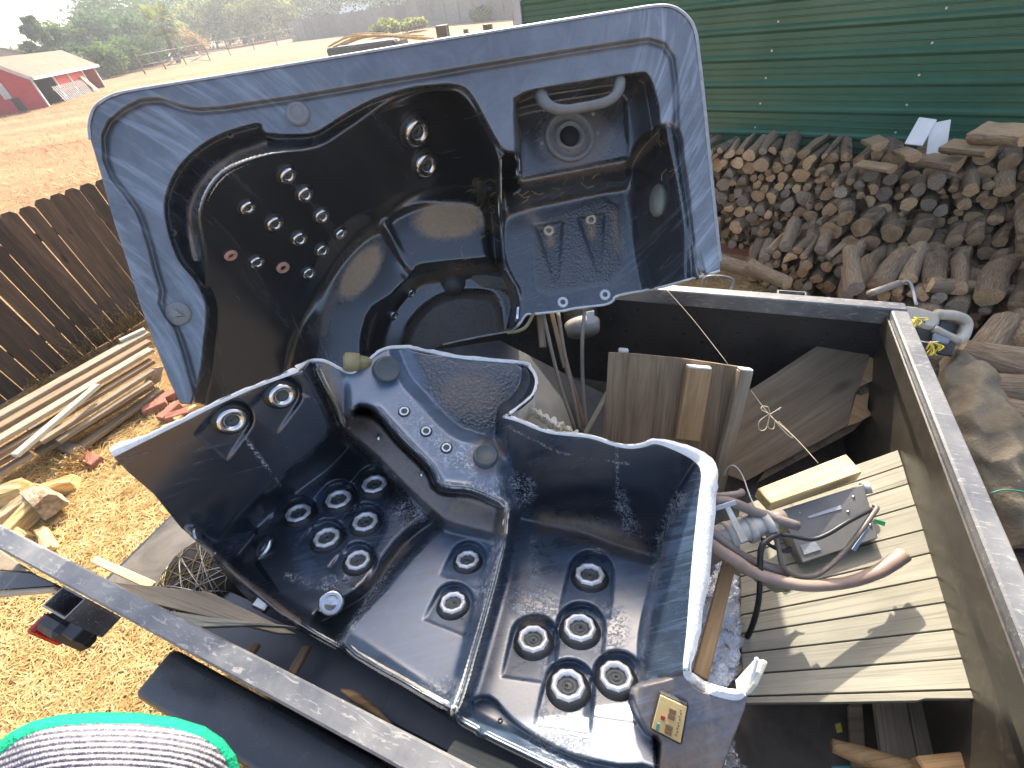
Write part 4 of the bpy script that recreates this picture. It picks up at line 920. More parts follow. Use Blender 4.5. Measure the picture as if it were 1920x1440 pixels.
seatp = smooth_poly([(940, 420), (975, 392), (1060, 372), (1168, 352), (1182, 380), (1190, 460), (1200, 590), (990, 620), (976, 560), (944, 500)], 3)
rear.layer(seatp, [(950, 400, .38), (1170, 370, .35), (1080, 580, .27)], 12)
for (x0, y0, x1, y1, xt, yt) in [(1004, 424, 1055, 416, 1043, 528), (1084, 410, 1133, 400, 1124, 512)]:
    rear.layer([(x0, y0), (x1, y1), (xt+4, yt), (xt-4, yt)], [(x0, y0, .03), (x1, y1, .03), (xt, yt, .004)], 4, 'add')
rear.layer(smooth_poly([(1244, 240), (1264, 238), (1275, 300), (1290, 400), (1300, 480), (1302, 520), (1290, 522), (1282, 440), (1262, 330)], 3), .03, 6)
# attributes ---------------------------------------------------------------
def a_set(poly, v, w, op='max', inset=0):
    poly = np.asarray(poly, float)
    def fn(X, Y, val):
        m = sstep(-w, w, sdist(poly, X, Y)-inset)
        return np.maximum(val, m*v) if op == 'max' else val*(1-m)+v*m
    return fn
def a_line(line, v, w):
    return lambda X, Y, val: np.maximum(val, v*np.exp(-(ldist(line, X, Y)/w)**2))
def a_ell(x, y, rx, ry, v, ang=0., soft=.35):
    def fn(X, Y, val):
        dx, dy = X-x, Y-y; ca, sa_ = math.cos(ang), math.sin(ang); r = np.sqrt(((dx*ca+dy*sa_)/rx)**2+((-dx*sa_+dy*ca)/ry)**2)
        return np.maximum(val, v*(1-sstep(1-soft, 1+soft, r)))
    return fn
W_ = rear.attr['wear_sheen']; W_ += [lambda X, Y, v: v+.92, a_set(bowl, .10, 5, 'mix', 2)]
def fade(X, Y, val):            # passes the values through unchanged
    return val
W_ += [a_set(s1, .10, 20), a_set(s2, .12, 14), a_set(seatp, .26, 14), a_set(fp, .22, 6), a_set(fw2, .26, 10), a_set(fw, .06, 14), a_line([(984, 380), (1100, 350), (1170, 345)], .3, 12), a_line([(590, 620), (640, 700)], .25, 26), a_line([(1270, 300), (1300, 500)], .25, 16)]
rear.attr['dirt'] += [a_ell(676, 510, 26, 60, 1, .62, .3), a_ell(842, 414, 66, 34, 1, -.05, .3), a_line([(895, 340), (915, 400), (925, 430)], .5, 8), a_line([(1030, 432), (1032, 455)], .7, 9), a_line([(1108, 418), (1110, 440)], .7, 9), a_line([(990, 400), (1010, 420)], .4, 12), a_line([(1150, 400), (1158, 470)], .45, 9), a_line([(364, 480), (356, 430), (356, 390), (372, 350), (402, 314), (444, 288), (496, 270)], .5, 6), a_line([(980, 340), (1100, 320), (1180, 306), (1230, 260)], .45, 9), a_line([(770, 540), (850, 510), (930, 510), (960, 560)], .5, 14), a_set(fw2, .3, 14), a_line([(600, 620), (640, 520), (700, 440)], .3, 16),
                      a_line([(900, 133), (1060, 106), (1210, 83)], .3, 5), a_ell(1080, 260, 62, 66, .35, 0, .4)]
def rflow(X, Y):
    a = np.hypot(X+100, Y-900), np.arctan2(Y-900, X+100); b = np.hypot(X-800, Y), np.arctan2(Y, X-800); k = X < 820
    return np.where(k, a[0]*a[1], b[0]*b[1]+3000), np.where(k, a[0], b[0])
rear.flow = rflow
rear.attr['swirl'] += [lambda X, Y, v: .08+.30*(1-sstep(430, 720, X))+.5*sstep(1120, 1250, X)]
rear.attr['pebble'] += [a_set(fw2, 1, 7, inset=3), a_set([(1000, 428), (1030, 405), (1130, 372), (1156, 390), (1160, 500), (1140, 530), (1030, 552), (1006, 540)], 1, 8)]
rp = empty('upright_tub_half', rear.pt(960, 623), 'black acrylic half of a cut up hot tub standing upright behind, worn grey rim', 'hot tub piece')
M_AC1 = acrylic('worn_black_acrylic', (.175, .2, .235), (.3, .6, 1.0), 3.2)
rear_sh = rear.build('shell', [M_AC1, M_GLASSF, M_CUTEDGE], rp)
rear.ribbon('cut_edge', [(1350, 507), (1300, 521), (1230, 540), (1160, 553), (1148, 564), (1132, 571), (1080, 577), (1050, 583), (1000, 588), (986, 590), (976, 604), (962, 617), (945, 623), (900, 631), (830, 646)], [3, 3, 3, 3, 2.5, 1.5], M_CUTEDGE, rp, .012, 1)
rear.ribbon('rim_edge', [(170, 262), (168, 232), (178, 202), (202, 184), (240, 172), (400, 146), (600, 113), (800, 80), (1000, 48), (1150, 24), (1228, 12), (1262, 14), (1288, 32), (1303, 60), (1310, 110), (1320, 200), (1332, 320), (1342, 420), (1350, 490)], 4.5, mat('scuffed_grey_edge', [(.3, (.25, .27, .3)), (.7, (.45, .47, .5))], 30, rough=.35), rp, .03, .1)
for (x, y, r, k) in [(462, 387, 13, 0), (513, 417, 14, 0), (537, 326, 15, 0), (570, 362, 14, 0), (602, 403, 13, 0), (560, 446, 13, 0), (637, 436, 11.5, 0), (603, 468, 11.5, 0), (480, 490, 12, 0), (578, 511, 11, 0), (778, 243, 25, 0), (796, 306, 22, 0)]:
    jet(rear, rp, x, y, r, k)
M_PINK = mat('faded_pink_plastic', [(.3, (.45, .24, .17)), (.7, (.60, .36, .27))], 10, rough=.6)
BUSH = lathe_me('bushing', [(.5, -.3), (.5, .2), (.62, .28), (.85, .25), (1, .1), (1.02, -.1)], 20)
for (x, y, r) in [(432, 478, 12), (530, 501, 12)]: q = fitting(rear, rp, x, y, r, BUSH, M_PINK, 'bare_jet_socket', None, .004)
for (x, y, r) in [(1029, 433, 10), (1108, 412, 10)]: fitting(rear, rp, x, y, r, BUSH, mat('cream_plastic', [(.3, (.42, .35, .25)), (.7, (.6, .52, .4))], 10, rough=.6), 'air_jet_socket', None, .004)
RNW = np.array([RN@AX, RN@AY, RN@AUP])*-1
KNOB = lathe_me('diverter_knob', [(1.05, -.1), (1.05, .12), (.92, .32), (.70, .36), (.66, .30), (.50, .30), (.46, .36), (0, .38)], 28)
fitting(rear, rp, 559, 214, 21, KNOB, M_GREYPL, 'air_control_cap', RNW)
k_ = fitting(rear, rp, 335, 588, 21, lathe_me('diverter_base', [(1.08, -.1), (1.08, .1), (.95, .24), (0, .26)], 28), M_GREYPL, 'diverter_valve', RNW)
vs = []; 
for i in range(16):
    a = 2*math.pi*i/16; r = .55; x, y = math.cos(a)*r, math.sin(a)*r*.8
    vs.append((x, y))
vs = [(x+(.0 if x < .3 else (x-.3)*1.6), y*(1 if x < .3 else .6)) for x, y in vs]
hb = mesh('pointer', [(x, y, .22) for x, y in vs]+[(x*.8, y*.8, .6) for x, y in vs], [tuple(range(16, 32))]+[(i, (i+1) % 16, 16+(i+1) % 16, 16+i) for i in range(16)])
p_ = rear.pt(335, 588); s_ = _rsc(np.array([335.]), np.array([588.]))[0]; rr_ = 21/F*s_
link('pointer', hb, M_GREYPL, k_, frame(p_, ray(375, 600)-ray(335, 588), RNW) @ Matrix.Diagonal((rr_*.85, rr_*.85, rr_*.85, 1)))
# filter well rings
FIL = lathe_me('filter_ring', [(1.0, -.02), (1.0, .06), (.93, .10), (.82, .08), (.80, -.02), (.66, -.06), (.62, .06), (.52, .16), (.48, .16), (.46, .0), (.42, .02), (.40, -.25), (0, -.3)], 40)
n_f = rear.nrm(1070, 258, 40)
fl = fitting(rear, rp, 1068, 257, 47, FIL, mat('dusty_grey_ring', [(.3, (.10, .098, .09)), (.7, (.19, .185, .17))], 12, rough=.55), 'filter_housing', n_f, .004)
fitting(rear, fl, 1068, 256, 18, lathe_me('filter_hole', [(0, .02), (1, .02), (1.02, -.1)], 24), plain('deep_black', (.004, .004, .005), .8), 'filter_opening', n_f, .007)
for (x, y) in [(1016, 268), (1120, 249), (1112, 213)]: fitting(rear, rp, x, y, 4, lathe_me('button', [(1, -.2), (.9, .4), (0, .6)], 12), M_GREYPL, 'screw_cap', None, 0)
# grab bar
hp = [(1014, 178, .06), (1020, 190, .035), (1036, 202, .02), (1060, 206, .015), (1100, 200, .015), (1134, 192, .015), (1152, 181, .02), (1160, 166, .035), (1162, 152, .055)]
def rpt(x, y, off): R = (x-960)/F*RN[0]+(y-720)/F*RN[1]+RN[2]; return CAM+ray(x, y)*((RC+off)/R)
tube('grab_bar', [rpt(*q) for q in hp], [.024, .022, .018, .017, .0165, .017, .018, .022, .022], mat('pale_grey_plastic', [(.3, (.13, .13, .125)), (.7, (.19, .19, .185))], 15, rough=.5), rp, 6, 14)
# light lens, pillow screws, drain caps
LENS = lathe_me('light_lens', [(1.05, -.1), (1.05, .1), (.9, .2), (.6, .3), (0, .38)], 28)
lw = fitting(rear, rp, 1234, 376, 29, LENS, mat('cloudy_lens', [(.3, (.10, .105, .08)), (.7, (.22, .23, .18))], 40, rough=.15, coat=.6), 'light_lens', None, .003, .62)
for (x, y) in [(432, 252), (325, 437)]: fitting(rear, rp, x, y, 7, BUSH, M_GREYPL, 'pillow_socket', RNW, .003)
for (x, y, r) in [(771, 549, 8), (738, 591, 8)]: jet(rear, rp, x, y, r, 0)
fitting(rear, rp, 971, 588, 17, lathe_me('drain', [(1.05, -.1), (1, .12), (.7, .2), (.4, .1), (0, .12)], 20), M_CHROME, 'suction_fitting', None, .004, .55)
for (x, y) in [(1055, 567), (1134, 553)]: fitting(rear, rp, x, y, 10, BUSH, mat('white_plastic', [(.3, (.6, .6, .6)), (.7, (.78, .78, .78))], 12, rough=.4), 'white_jet_socket', None, .004)
CAPF = lathe_me('suction_cover', [(1.0, -.4), (1.0, .5), (.92, .62), (.5, .68), (0, .7)], 24)
fitting(rear, rp, 850, 531, 23, lathe_me('drain_cover', [(1.0, -.5), (1.0, .25), (.8, .6), (.7, .9), (0, .95)], 24), mat('dusty_black', [(.3, (.05, .05, .048)), (.7, (.1, .098, .09))], 14, rough=.5), 'drain_cover', None, -.01)
# =============================================================== FRONT (lying) PIECE
front_out = [(212, 856), (346, 789), (477, 727), (550, 700), (559, 694), (579, 679), (608, 678), (646, 697), (667, 697), (696, 672), (719, 656), (760, 652), (800, 660), (870, 672), (980, 682), (993, 690), (1003, 706), (1004, 722), (996, 742), (975, 760), (943, 782), (970, 789), (1028, 811), (1104, 820), (1148, 834), (1180, 840), (1206, 837), (1230, 831), (1265, 843), (1300, 862), (1316, 885), (1311, 935), (1299, 1052), (1289, 1180), (1282, 1252), (1290, 1275), (1330, 1300), (1380, 1312), (1402, 1300), (1396, 1330), (1375, 1385), (1352, 1450), (1340, 1475), (1235, 1475), (1100, 1475), (1040, 1452), (940, 1402), (847, 1353), (759, 1292), (642, 1222), (561, 1184), (491, 1149), (438, 1097), (382, 1025), (340, 990), (287, 925), (240, 885)]
def zs(x, y, z): return (x, y, ray(x, y)[2]/z)             # inverse depth where the pixel's ray meets height z below the camera
def iv(*p): return [(x, y, 1/s) for x, y, s in p]
front = Shell(front_out, affine([zs(500, 1000, -1.36), zs(900, 900, -1.36), zs(800, 1300, -1.36)]), 2.6)
front.sc = lambda xs, ys: 1/front.depth(xs, ys)
K_ = 1/1.35**2
A_ = smooth_poly([(150, 850), (330, 760), (470, 690), (550, 668), (592, 674), (648, 800), (612, 862), (545, 915), (470, 985), (424, 1044), (392, 1085), (300, 1020), (190, 910)], 3)
front.layer(A_, iv((232, 865, 1.19), (590, 690, 1.377), (455, 975, 1.47)), 26, inset=8)
# recess channel between floor and seat
front.layer(smooth_poly([(590, 1165), (636, 1135), (688, 1098), (745, 1020), (800, 975), (822, 985), (735, 1095), (655, 1200), (628, 1200)], 3), [zs(600, 1160, -1.44), zs(700, 1090, -1.43), zs(780, 1000, -1.42)], 12)
C_ = smooth_poly([(836, 988), (945, 1008), (940, 1060), (920, 1140), (890, 1240), (866, 1318), (850, 1335), (750, 1280), (640, 1206), (720, 1100), (800, 1010)], 3)
front.layer(C_, [zs(840, 1000, -1.33), zs(930, 1050, -1.31), zs(750, 1250, -1.27)], 7)
# crest of the foot trough and the dark wall below it
E_ = smooth_poly([(622, 780), (648, 770), (704, 778), (748, 826), (803, 882), (824, 918), (882, 924), (936, 946), (962, 958), (955, 1012), (900, 1002), (838, 986), (815, 970), (760, 920), (690, 850), (648, 815)], 3)
front.layer(E_, iv((660, 820, 1.60), (760, 905, 1.50), (890, 975, 1.42)), 12)
F_ = smooth_poly([(560, 660), (612, 668), (648, 690), (690, 660), (760, 640), (800, 720), (870, 800), (945, 830), (975, 960), (936, 944), (882, 921), (826, 913), (806, 878), (750, 822), (706, 774), (676, 762), (646, 778), (610, 700)], 3)
front.layer(F_, [zs(700, 690, -.93), zs(815, 905, -1.10), zs(930, 880, -1.13)], 7)
front.groove([(706, 776), (750, 824), (804, 880), (824, 915), (882, 922), (934, 944)], .02, 9)
front.layer(smooth_poly([(585, 672), (610, 668), (640, 690), (652, 740), (648, 800), (630, 770), (600, 715)], 3), iv((600, 680, 1.46), (640, 700, 1.5), (646, 790, 1.56)), 8)
front.groove([(592, 690), (612, 730), (645, 797)], .02, 5)
front.layer(smooth_poly([(740, 640), (800, 650), (990, 670), (1020, 700), (1010, 740), (945, 800), (946, 850), (905, 826), (850, 806), (790, 745), (757, 705)], 3), iv((850, 815, 1.60), (980, 690, 1.70), (780, 660, 1.66)), 14)
front.layer(smooth_poly([(975, 670), (1020, 690), (1015, 745), (950, 790), (942, 775), (975, 735), (985, 705)], 3), iv((985, 700, 1.64), (1003, 720, 1.52), (945, 782, 1.42)), 9)
H_ = smooth_poly([(944, 770), (970, 775), (1028, 797), (1104, 806), (1148, 820), (1180, 826), (1230, 815), (1300, 845), (1330, 880), (1300, 960), (1262, 1010), (1240, 1050), (1190, 1042), (1104, 1014), (1010, 982), (964, 962), (952, 930), (941, 862)], 3)
I_ = smooth_poly([(962, 955), (1020, 975), (1110, 1008), (1240, 1040), (1250, 1100), (1215, 1260), (1210, 1500), (900, 1500), (850, 1352), (866, 1320), (895, 1230), (925, 1130), (946, 1050), (952, 1000)], 3)
front.layer(I_, [zs(1100, 1010, -1.40), zs(1000, 1250, -1.31), zs(1190, 1250, -1.31)], 5)
front.layer(H_, iv((943, 790, 1.37), (1120, 985, 1.50), (1240, 840, 1.27)), 13)
front.bump(1090, 960, 130, 45, -.035)
J_ = smooth_poly([(1330, 860), (1325, 1052), (1310, 1180), (1300, 1265), (1240, 1278), (1192, 1290), (1202, 1190), (1226, 1090), (1246, 1000), (1280, 915)], 3)
front.layer(J_, iv((1305, 885, 1.20), (1285, 1180, .99), (1225, 1090, 1.20)), 11, inset=3)
KP = smooth_poly([(1186, 1290), (1240, 1272), (1290, 1262), (1300, 1280), (1335, 1296), (1420, 1300), (1420, 1330), (1380, 1500), (1238, 1500), (1236, 1396), (1212, 1372), (1190, 1330)], 3)
front.layer(KP, iv((1200, 1295, .985), (1390, 1310, .93), (1290, 1440, .925)), 6)
# divider ridge, front lip, low step under the right seat
front.groove([(952, 958), (946, 1010), (926, 1090), (901, 1180), (876, 1270), (862, 1312), (850, 1336)], .062, 13)
lipm = [(402, 1042), (455, 1090), (522, 1146), (590, 1188), (650, 1216), (755, 1284), (832, 1334), (930, 1386), (1030, 1434), (1100, 1466)]
front.groove(lipm, .055, 15); front.groove([(360, 1002), (402, 1042)], .03, 10)
front.layer(smooth_poly([(885, 1336), (916, 1307), (960, 1350), (1020, 1390), (1090, 1420), (1160, 1436), (1220, 1440), (1220, 1500), (1000, 1500)], 3), -.022, 4, 'add')
front.layer([(432, 1050), (480, 992), (484, 1058), (520, 1110), (470, 1090)], -.012, 4, 'add')
def arch(x, y, R, ang, L, d):
    """stadium recess open towards ang, deepest at its head"""
    ca, sa_ = math.cos(ang), math.sin(ang); pts = []
    for i in range(13):
        a = ang+math.pi/2+math.pi*i/12; pts.append((x+R*math.cos(a), y+R*math.sin(a)))
    e = (x+ca*L, y+sa_*L); pts += [(e[0]+sa_*R*1.15, e[1]-ca*R*1.15), (e[0]-sa_*R*1.15, e[1]+ca*R*1.15)]
    h = (x-ca*R, y-sa_*R); front.layer(pts, [(h[0], h[1], -d), (x+ca*L, y+sa_*L, -d*.08), (h[0]-sa_*R, h[1]+ca*R, -d)], 4.0, 'add')
JB = [(561, 967, 21), (636, 941, 22), (703, 913, 22), (614, 1013, 22), (686, 983, 22), (672, 1055, 21)]
JC = [(877, 1055, 21), (850, 1136, 23)]
JI = [(1106, 1084, 26), (1000, 1205, 27), (1087, 1184, 28), (1065, 1292, 29), (1155, 1275, 28)]
JT = [(432, 784, 22), (526, 738, 21)]
for x, y, r in JB: arch(x+1, y-3, r*1.62, 2.2, r*2.2, .018)
for x, y, r in JC: arch(x+2, y-6, r*1.6, 1.95, r*2.2, .022)
for x, y, r in JI: arch(x+2, y-9, r*1.6, 1.72, r*3.0, .026)
for x, y, r in JT: arch(x+8, y, r*1.5, 2.25, r*3.2, .014)
front.attr['wear_sheen'] += [lambda X, Y, v: v+.12, a_set(C_, .85, 30), a_set(I_, .6, 30), a_set(F_, .8, 12), a_set(J_, .4, 8), a_set(KP, .2, 6), a_line([(905, 1150), (935, 1060)], .4, 12), a_set(H_, .08, 10), a_line([(960, 800), (1100, 835), (1230, 850)], .18, 28), a_line(lipm, .22, 6), a_line([(600, 880), (470, 990), (430, 1030)], .3, 22), a_set(smooth_poly([(545, 930), (620, 900), (760, 960), (700, 1090), (560, 1100)], 2), .5, 26)]  # bluish film on seats, fold and lip: dust plus sky reflection painted into the colour
front.attr['chalk'] += [a_line([(1225, 1090), (1240, 1000), (1275, 930)], .9, 9), a_line([(1160, 930), (1180, 990), (1215, 1040)], .7, 13), a_line([(1222, 1090), (1196, 1280)], .8, 5), a_ell(1000, 1130, 46, 36, .85), a_line([(1000, 1010), (1000, 1090), (1003, 1160)], .6, 8), a_ell(960, 920, 40, 34, 1.), a_ell(880, 860, 34, 26, .9), a_line([(760, 760), (840, 850)], .5, 26), a_line([(930, 1020), (900, 1130)], .75, 11), a_ell(628, 1095, 26, 14, 1.), a_line([(540, 1080), (590, 1098), (640, 1090), (660, 1050)], .75, 6), a_line([(640, 1204), (700, 1110), (740, 1050)], .7, 6), a_ell(770, 960, 34, 26, .75), a_ell(1050, 1400, 60, 60, .6), a_line([(1020, 1240), (1020, 1340)], .6, 8), a_line([(455, 815), (525, 910)], .8, 3), a_line([(590, 692), (645, 797)], .9, 4), a_line([(556, 735), (600, 755)], .5, 3), a_line([(1156, 835), (1158, 920)], .5, 3), a_ell(830, 1290, 50, 22, .45), a_ell(1125, 1180, 50, 60, .3), a_line([(950, 800), (1050, 850), (1180, 870)], .35, 2.5)]
front.attr['dirt'] += [a_set(E_, .38, 18), a_line([(1020, 975), (1110, 990), (1200, 1030)], .7, 18), a_ell(880, 950, 50, 18, .6), a_line([(612, 690), (632, 770)], .7, 12), a_line([(760, 1020), (690, 1100)], .6, 8), a_set(KP, .4, 8), a_ell(1000, 1165, 24, 14, .7), a_ell(880, 740, 60, 40, .35), a_line([(350, 990), (440, 1075), (560, 1165)], .5, 6), a_ell(910, 858, 34, 34, .5), a_ell(1050, 880, 90, 30, .12)]
front.flow = lambda X, Y: (X*.97-Y*.25, X*.25+Y*.97)
front.attr['swirl'] += [lambda X, Y, v: v+.16, a_set(KP, .8, 6), a_set(J_, .5, 8), a_set(A_, .3, 20)]
front.attr['pebble'] += [a_set(smooth_poly([(790, 672), (860, 682), (962, 692), (962, 760), (935, 800), (900, 808), (840, 778), (800, 730)], 3), 1, 14), a_ell(915, 905, 36, 26, .6)]
fp_ = empty('lying_tub_half', front.pt(760, 1292), 'black half of a cut up hot tub lying down, blue sky sheen in its colour, white cut edges', 'hot tub piece')
M_AC2 = acrylic('sky_sheen_black_acrylic', (.105, .17, .27), (.9, .2, .4), 3.0, .19)  # black acrylic; the blue tint stands in for reflected sky
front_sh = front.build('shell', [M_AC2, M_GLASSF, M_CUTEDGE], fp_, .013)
front.ribbon('cut_edge', [(212, 856), (280, 822), (346, 789), (410, 757), (477, 727), (550, 700), (559, 694)], [20, 9, 7, 7, 6, 9, 7], M_CUTEDGE, fp_, .02)
front.ribbon('cut_edge', [(559, 694), (579, 679), (608, 678), (646, 697), (667, 697), (696, 672), (719, 656), (760, 652), (800, 660), (870, 672), (980, 682), (993, 690), (1003, 706), (1004, 722), (996, 742), (975, 760), (943, 782)], [9, 4, 4, 4, 4, 4, 4, 6, 6, 6, 6, 5, 4, 4, 3, 3, 5], M_CUTEDGE, fp_, .012)
front.ribbon('cut_edge', [(943, 782), (970, 789), (1028, 811), (1104, 820), (1148, 834), (1180, 840), (1206, 837), (1230, 831), (1265, 843), (1300, 862), (1316, 885), (1311, 935), (1299, 1052), (1289, 1180), (1282, 1252), (1290, 1275), (1330, 1300), (1380, 1312), (1402, 1300)], [6, 6, 6, 6, 6, 7, 8, 9, 14, 22, 30, 34, 34, 26, 13, 16, 18, 20, 12], M_CUTEDGE, fp_, .025, .35)
# pale inner face of the shell seen behind the notch, and the return flange at the right end
q = [P(944, 781, 1.43), P(978, 760, 1.47), P(1000, 738, 1.55), P(1004, 724, 1.58), P(1003, 775, 1.62), P(985, 792, 1.60), P(965, 792, 1.5)]
link('shell_back', mesh('shell_back', [p-np.asarray(wm(fp_).translation) for p in q], [(0, 1, 6), (1, 5, 6), (1, 2, 5), (2, 4, 5), (2, 3, 4)]), M_GLASSF, fp_, Matrix.Translation(wm(fp_).translation))
sheet('return_flange', [P(1384, 1306, .95), P(1400, 1298, .93), P(1408, 1278, .925), P(1421, 1228, .94), P(1412, 1233, .97), P(1386, 1282, .99)], .012, M_GLASSF, fp_, bev=.003, jag=.002)
sheet('flange_edge', [P(1398, 1302, .925), P(1410, 1290, .92), P(1424, 1232, .935), P(1416, 1228, .94), P(1403, 1276, .925)], .01, M_CUTEDGE, fp_, bev=.003, jag=.002)
bm = bmesh.new()
for (x, y, s, r) in [(1010, 778, 1.56, .016), (1022, 786, 1.56, .018), (1036, 793, 1.56, .018), (1050, 800, 1.56, .016), (1066, 806, 1.56, .014), (1080, 812, 1.56, .011), (1003, 772, 1.56, .013)]:
    g = bmesh.ops.create_icosphere(bm, subdivisions=3, radius=r)
    for v in g['verts']: v.co = Vector(P(x, y, s))+v.co*(1+.35*math.sin(v.co.x*180)*math.sin(v.co.y*210+x))+Vector(rng.normal(0, r*.06, 3))
link('foam_lump', toM(bm, 'foam_lump'), mat('pale_foam', [(.3, (.50, .40, .2)), (.5, (.66, .6, .48)), (.7, (.75, .73, .68))], 9, rough=.9, bump=.8, bdist=.01), fp_)
for x, y, r in JB+JC+JI: jet(front, fp_, x, y, r, 1, lift=.002)
for x, y, r in JT: jet(front, fp_, x, y, r*1.05, 0, lift=.004)
for x, y in [(758, 772), (799, 809), (837, 840)]: jet(front, fp_, x, y, 9, 1, 'small_jet')
for x, y in [(711, 820), (791, 889)]: fitting(front, fp_, x, y, 7, lathe_me('stud', [(1, -.1), (.9, .3), (0, .5)], 12), M_CHROME, 'stud', None, .002, .6)
DR = lathe_me('suction', [(1.05, -.1), (1.0, .12), (.8, .2), (.62, .12), (.5, .12), (.35, .2), (0, .22)], 28)
fitting(front, fp_, 497, 1028, 22, DR, M_CHROME, 'suction_fitting', None, .006, .62)
n_d = front.nrm(622, 1130, 30); fitting(front, fp_, 622, 1130, 22, DR, M_CHROME, 'suction_fitting', n_d*.6+np.array([0, -.1, .5]), .012)
fitting(front, fp_, 366, 1003, 13, DR, M_STEEL, 'suction_fitting', None, .006, .7)
box('clip', front.pt(495, 1136)+np.array([0, 0, .01]), U, Z3, .05, .035, .025, M_STEEL, fp_, .005)
M_CAP = mat('dusty_drain_cap', [(.3, (.045, .055, .06)), (.7, (.10, .115, .12))], 10, rough=.45, speck=(60, .68, (.2, .22, .23)))
CAP = lathe_me('drain_cap', [(1.0, -.6), (1.0, .55), (.95, .68), (.84, .74), (.80, .70), (0, .74)], 32)
fitting(front, fp_, 722, 694, 24, CAP, M_CAP, 'drain_cap', ray(722, 694)*-.8+np.array([.25, -.1, .15]), .02)
fitting(front, fp_, 910, 858, 23, lathe_me('drain_cap', [(1.0, -.3), (1.0, .3), (.92, .42), (.84, .44), (.80, .36), (0, .40)], 32), M_CAP, 'drain_cap', None, .004)
fitting(front, fp_, 938, 1352, 5, BUSH, M_BLKPL, 'screw_hole', None, .001)
# topside control panel
M_PANEL = mat('tan_keypad', [(.3, (.50, .34, .12)), (.7, (.62, .45, .19))], 8, rough=.4, bump=.1)
n_k = front.nrm(1255, 1345, 26)
def kp(a, b, lift=.0):    # bilinear on the panel face
    c = [(1238, 1303), (1288, 1326), (1276, 1394), (1222, 1366)]; x = (c[0][0]*(1-a)+c[1][0]*a)*(1-b)+(c[3][0]*(1-a)+c[2][0]*a)*b; y = (c[0][1]*(1-a)+c[1][1]*a)*(1-b)+(c[3][1]*(1-a)+c[2][1]*a)*b
    p0 = front.pt(1255, 1347); return onplane(x, y, p0+n_k*(.012+lift), n_k)
pn = sheet('control_panel', [kp(-.06, -.1), kp(1.06, -.1), kp(1.06, 1.06), kp(-.06, 1.06)], .03, mat('panel_bezel', [(.3, (.03, .03, .032)), (.7, (.05, .05, .052))], 9, rough=.35), fp_, hint=n_k, bev=.004)
sheet('keypad', [kp(0, 0, .003), kp(1, 0, .003), kp(1, 1, .003), kp(0, 1, .003)], .004, M_PANEL, pn, hint=n_k, bev=.001)
for i, (a, b, w_, h_, m_) in enumerate([(.42, .22, .24, .13, 0), (.42, .39, .24, .13, 0), (.42, .68, .24, .12, 0), (.42, .83, .24, .12, 0), (.2, .52, .14, .12, 1), (.12, .78, .1, .2, 2)]):
    sheet('button', [kp(a, b, .006), kp(a+w_, b, .006), kp(a+w_, b+h_, .006), kp(a, b+h_, .006)], .004, [plain('brown_button', (.16, .09, .04), .5), plain('red_button', (.25, .03, .02), .5), plain('teal_button', (.06, .2, .17), .5)][m_], pn, hint=n_k, bev=.0005)
for i in range(9):
    a, b = .78+.03*(i % 2), .15+.085*i; sheet('mark', [kp(a, b, .0055), kp(a+.05, b, .0055), kp(a+.05, b+.03, .0055), kp(a, b+.03, .0055)], .003, plain('brown_button', (.16, .09, .04), .5), pn, hint=n_k, bev=0)
# yellow pipe stub behind the notch
pe = empty('pipe_elbow', P(690, 690, 1.6), 'dusty yellow pipe elbow poking out behind the lying tub half', 'pipe')
M_YPIPE = mat('dusty_yellow_pipe', [(.3, (.20, .165, .075)), (.7, (.34, .29, .15))], 14, rough=.7, bump=.4)
tube('elbow', [P(700, 690, 1.62), P(684, 682, 1.57), P(668, 680, 1.55)], [.026, .027, .028], M_YPIPE, pe, 5, 16)
tube('socket', [P(672, 680, 1.553), P(658, 679, 1.54), P(648, 679, 1.535), P(643, 679, 1.532)], [.034, .035, .034, .02], M_YPIPE, pe, 4, 16)
def AX_w(a, b): return np.array([AX[0]*a+AX[1]*b, AY[0]*a+AY[1]*b, AUP[0]*a+AUP[1]*b])
# ================================================================== THINGS IN THE TRAILER
def Z(x, y, z): return onz(x, y, CAMZ+z)                    # pixel on the level z below the camera
M_DECK = wood('composite_deck', (.195, .18, .135), (.268, .25, .19), (.32, .30, .232), scale=2.0, rough=.7, rnd=.06, bump=.25, knots=False)
M_PLY = wood('grey_plywood', (.16, .10, .055), (.28, .19, .11), (.38, .27, .165), scale=2.6, rnd=.1)
M_PLYD = wood('dark_plywood', (.14, .10, .06), (.215, .16, .10), (.28, .215, .14), scale=1.6, rnd=.05)
M_FRESH = wood('fresh_pine', (.50, .33, .13), (.68, .49, .23), (.80, .63, .34), scale=2.2, rnd=.05, rough=.6)
M_ORW = wood('orange_lumber', (.30, .17, .07), (.42, .26, .12), (.52, .36, .19), scale=2.5, rnd=.12)
M_GRB = wood('silvered_lumber', (.23, .17, .11), (.36, .285, .195), (.47, .39, .28), scale=2.4, rnd=.2)
M_PALE = mat('sawn_end', [(.3, (.55, .5, .42)), (.7, (.72, .68, .6))], 30, rough=.8)
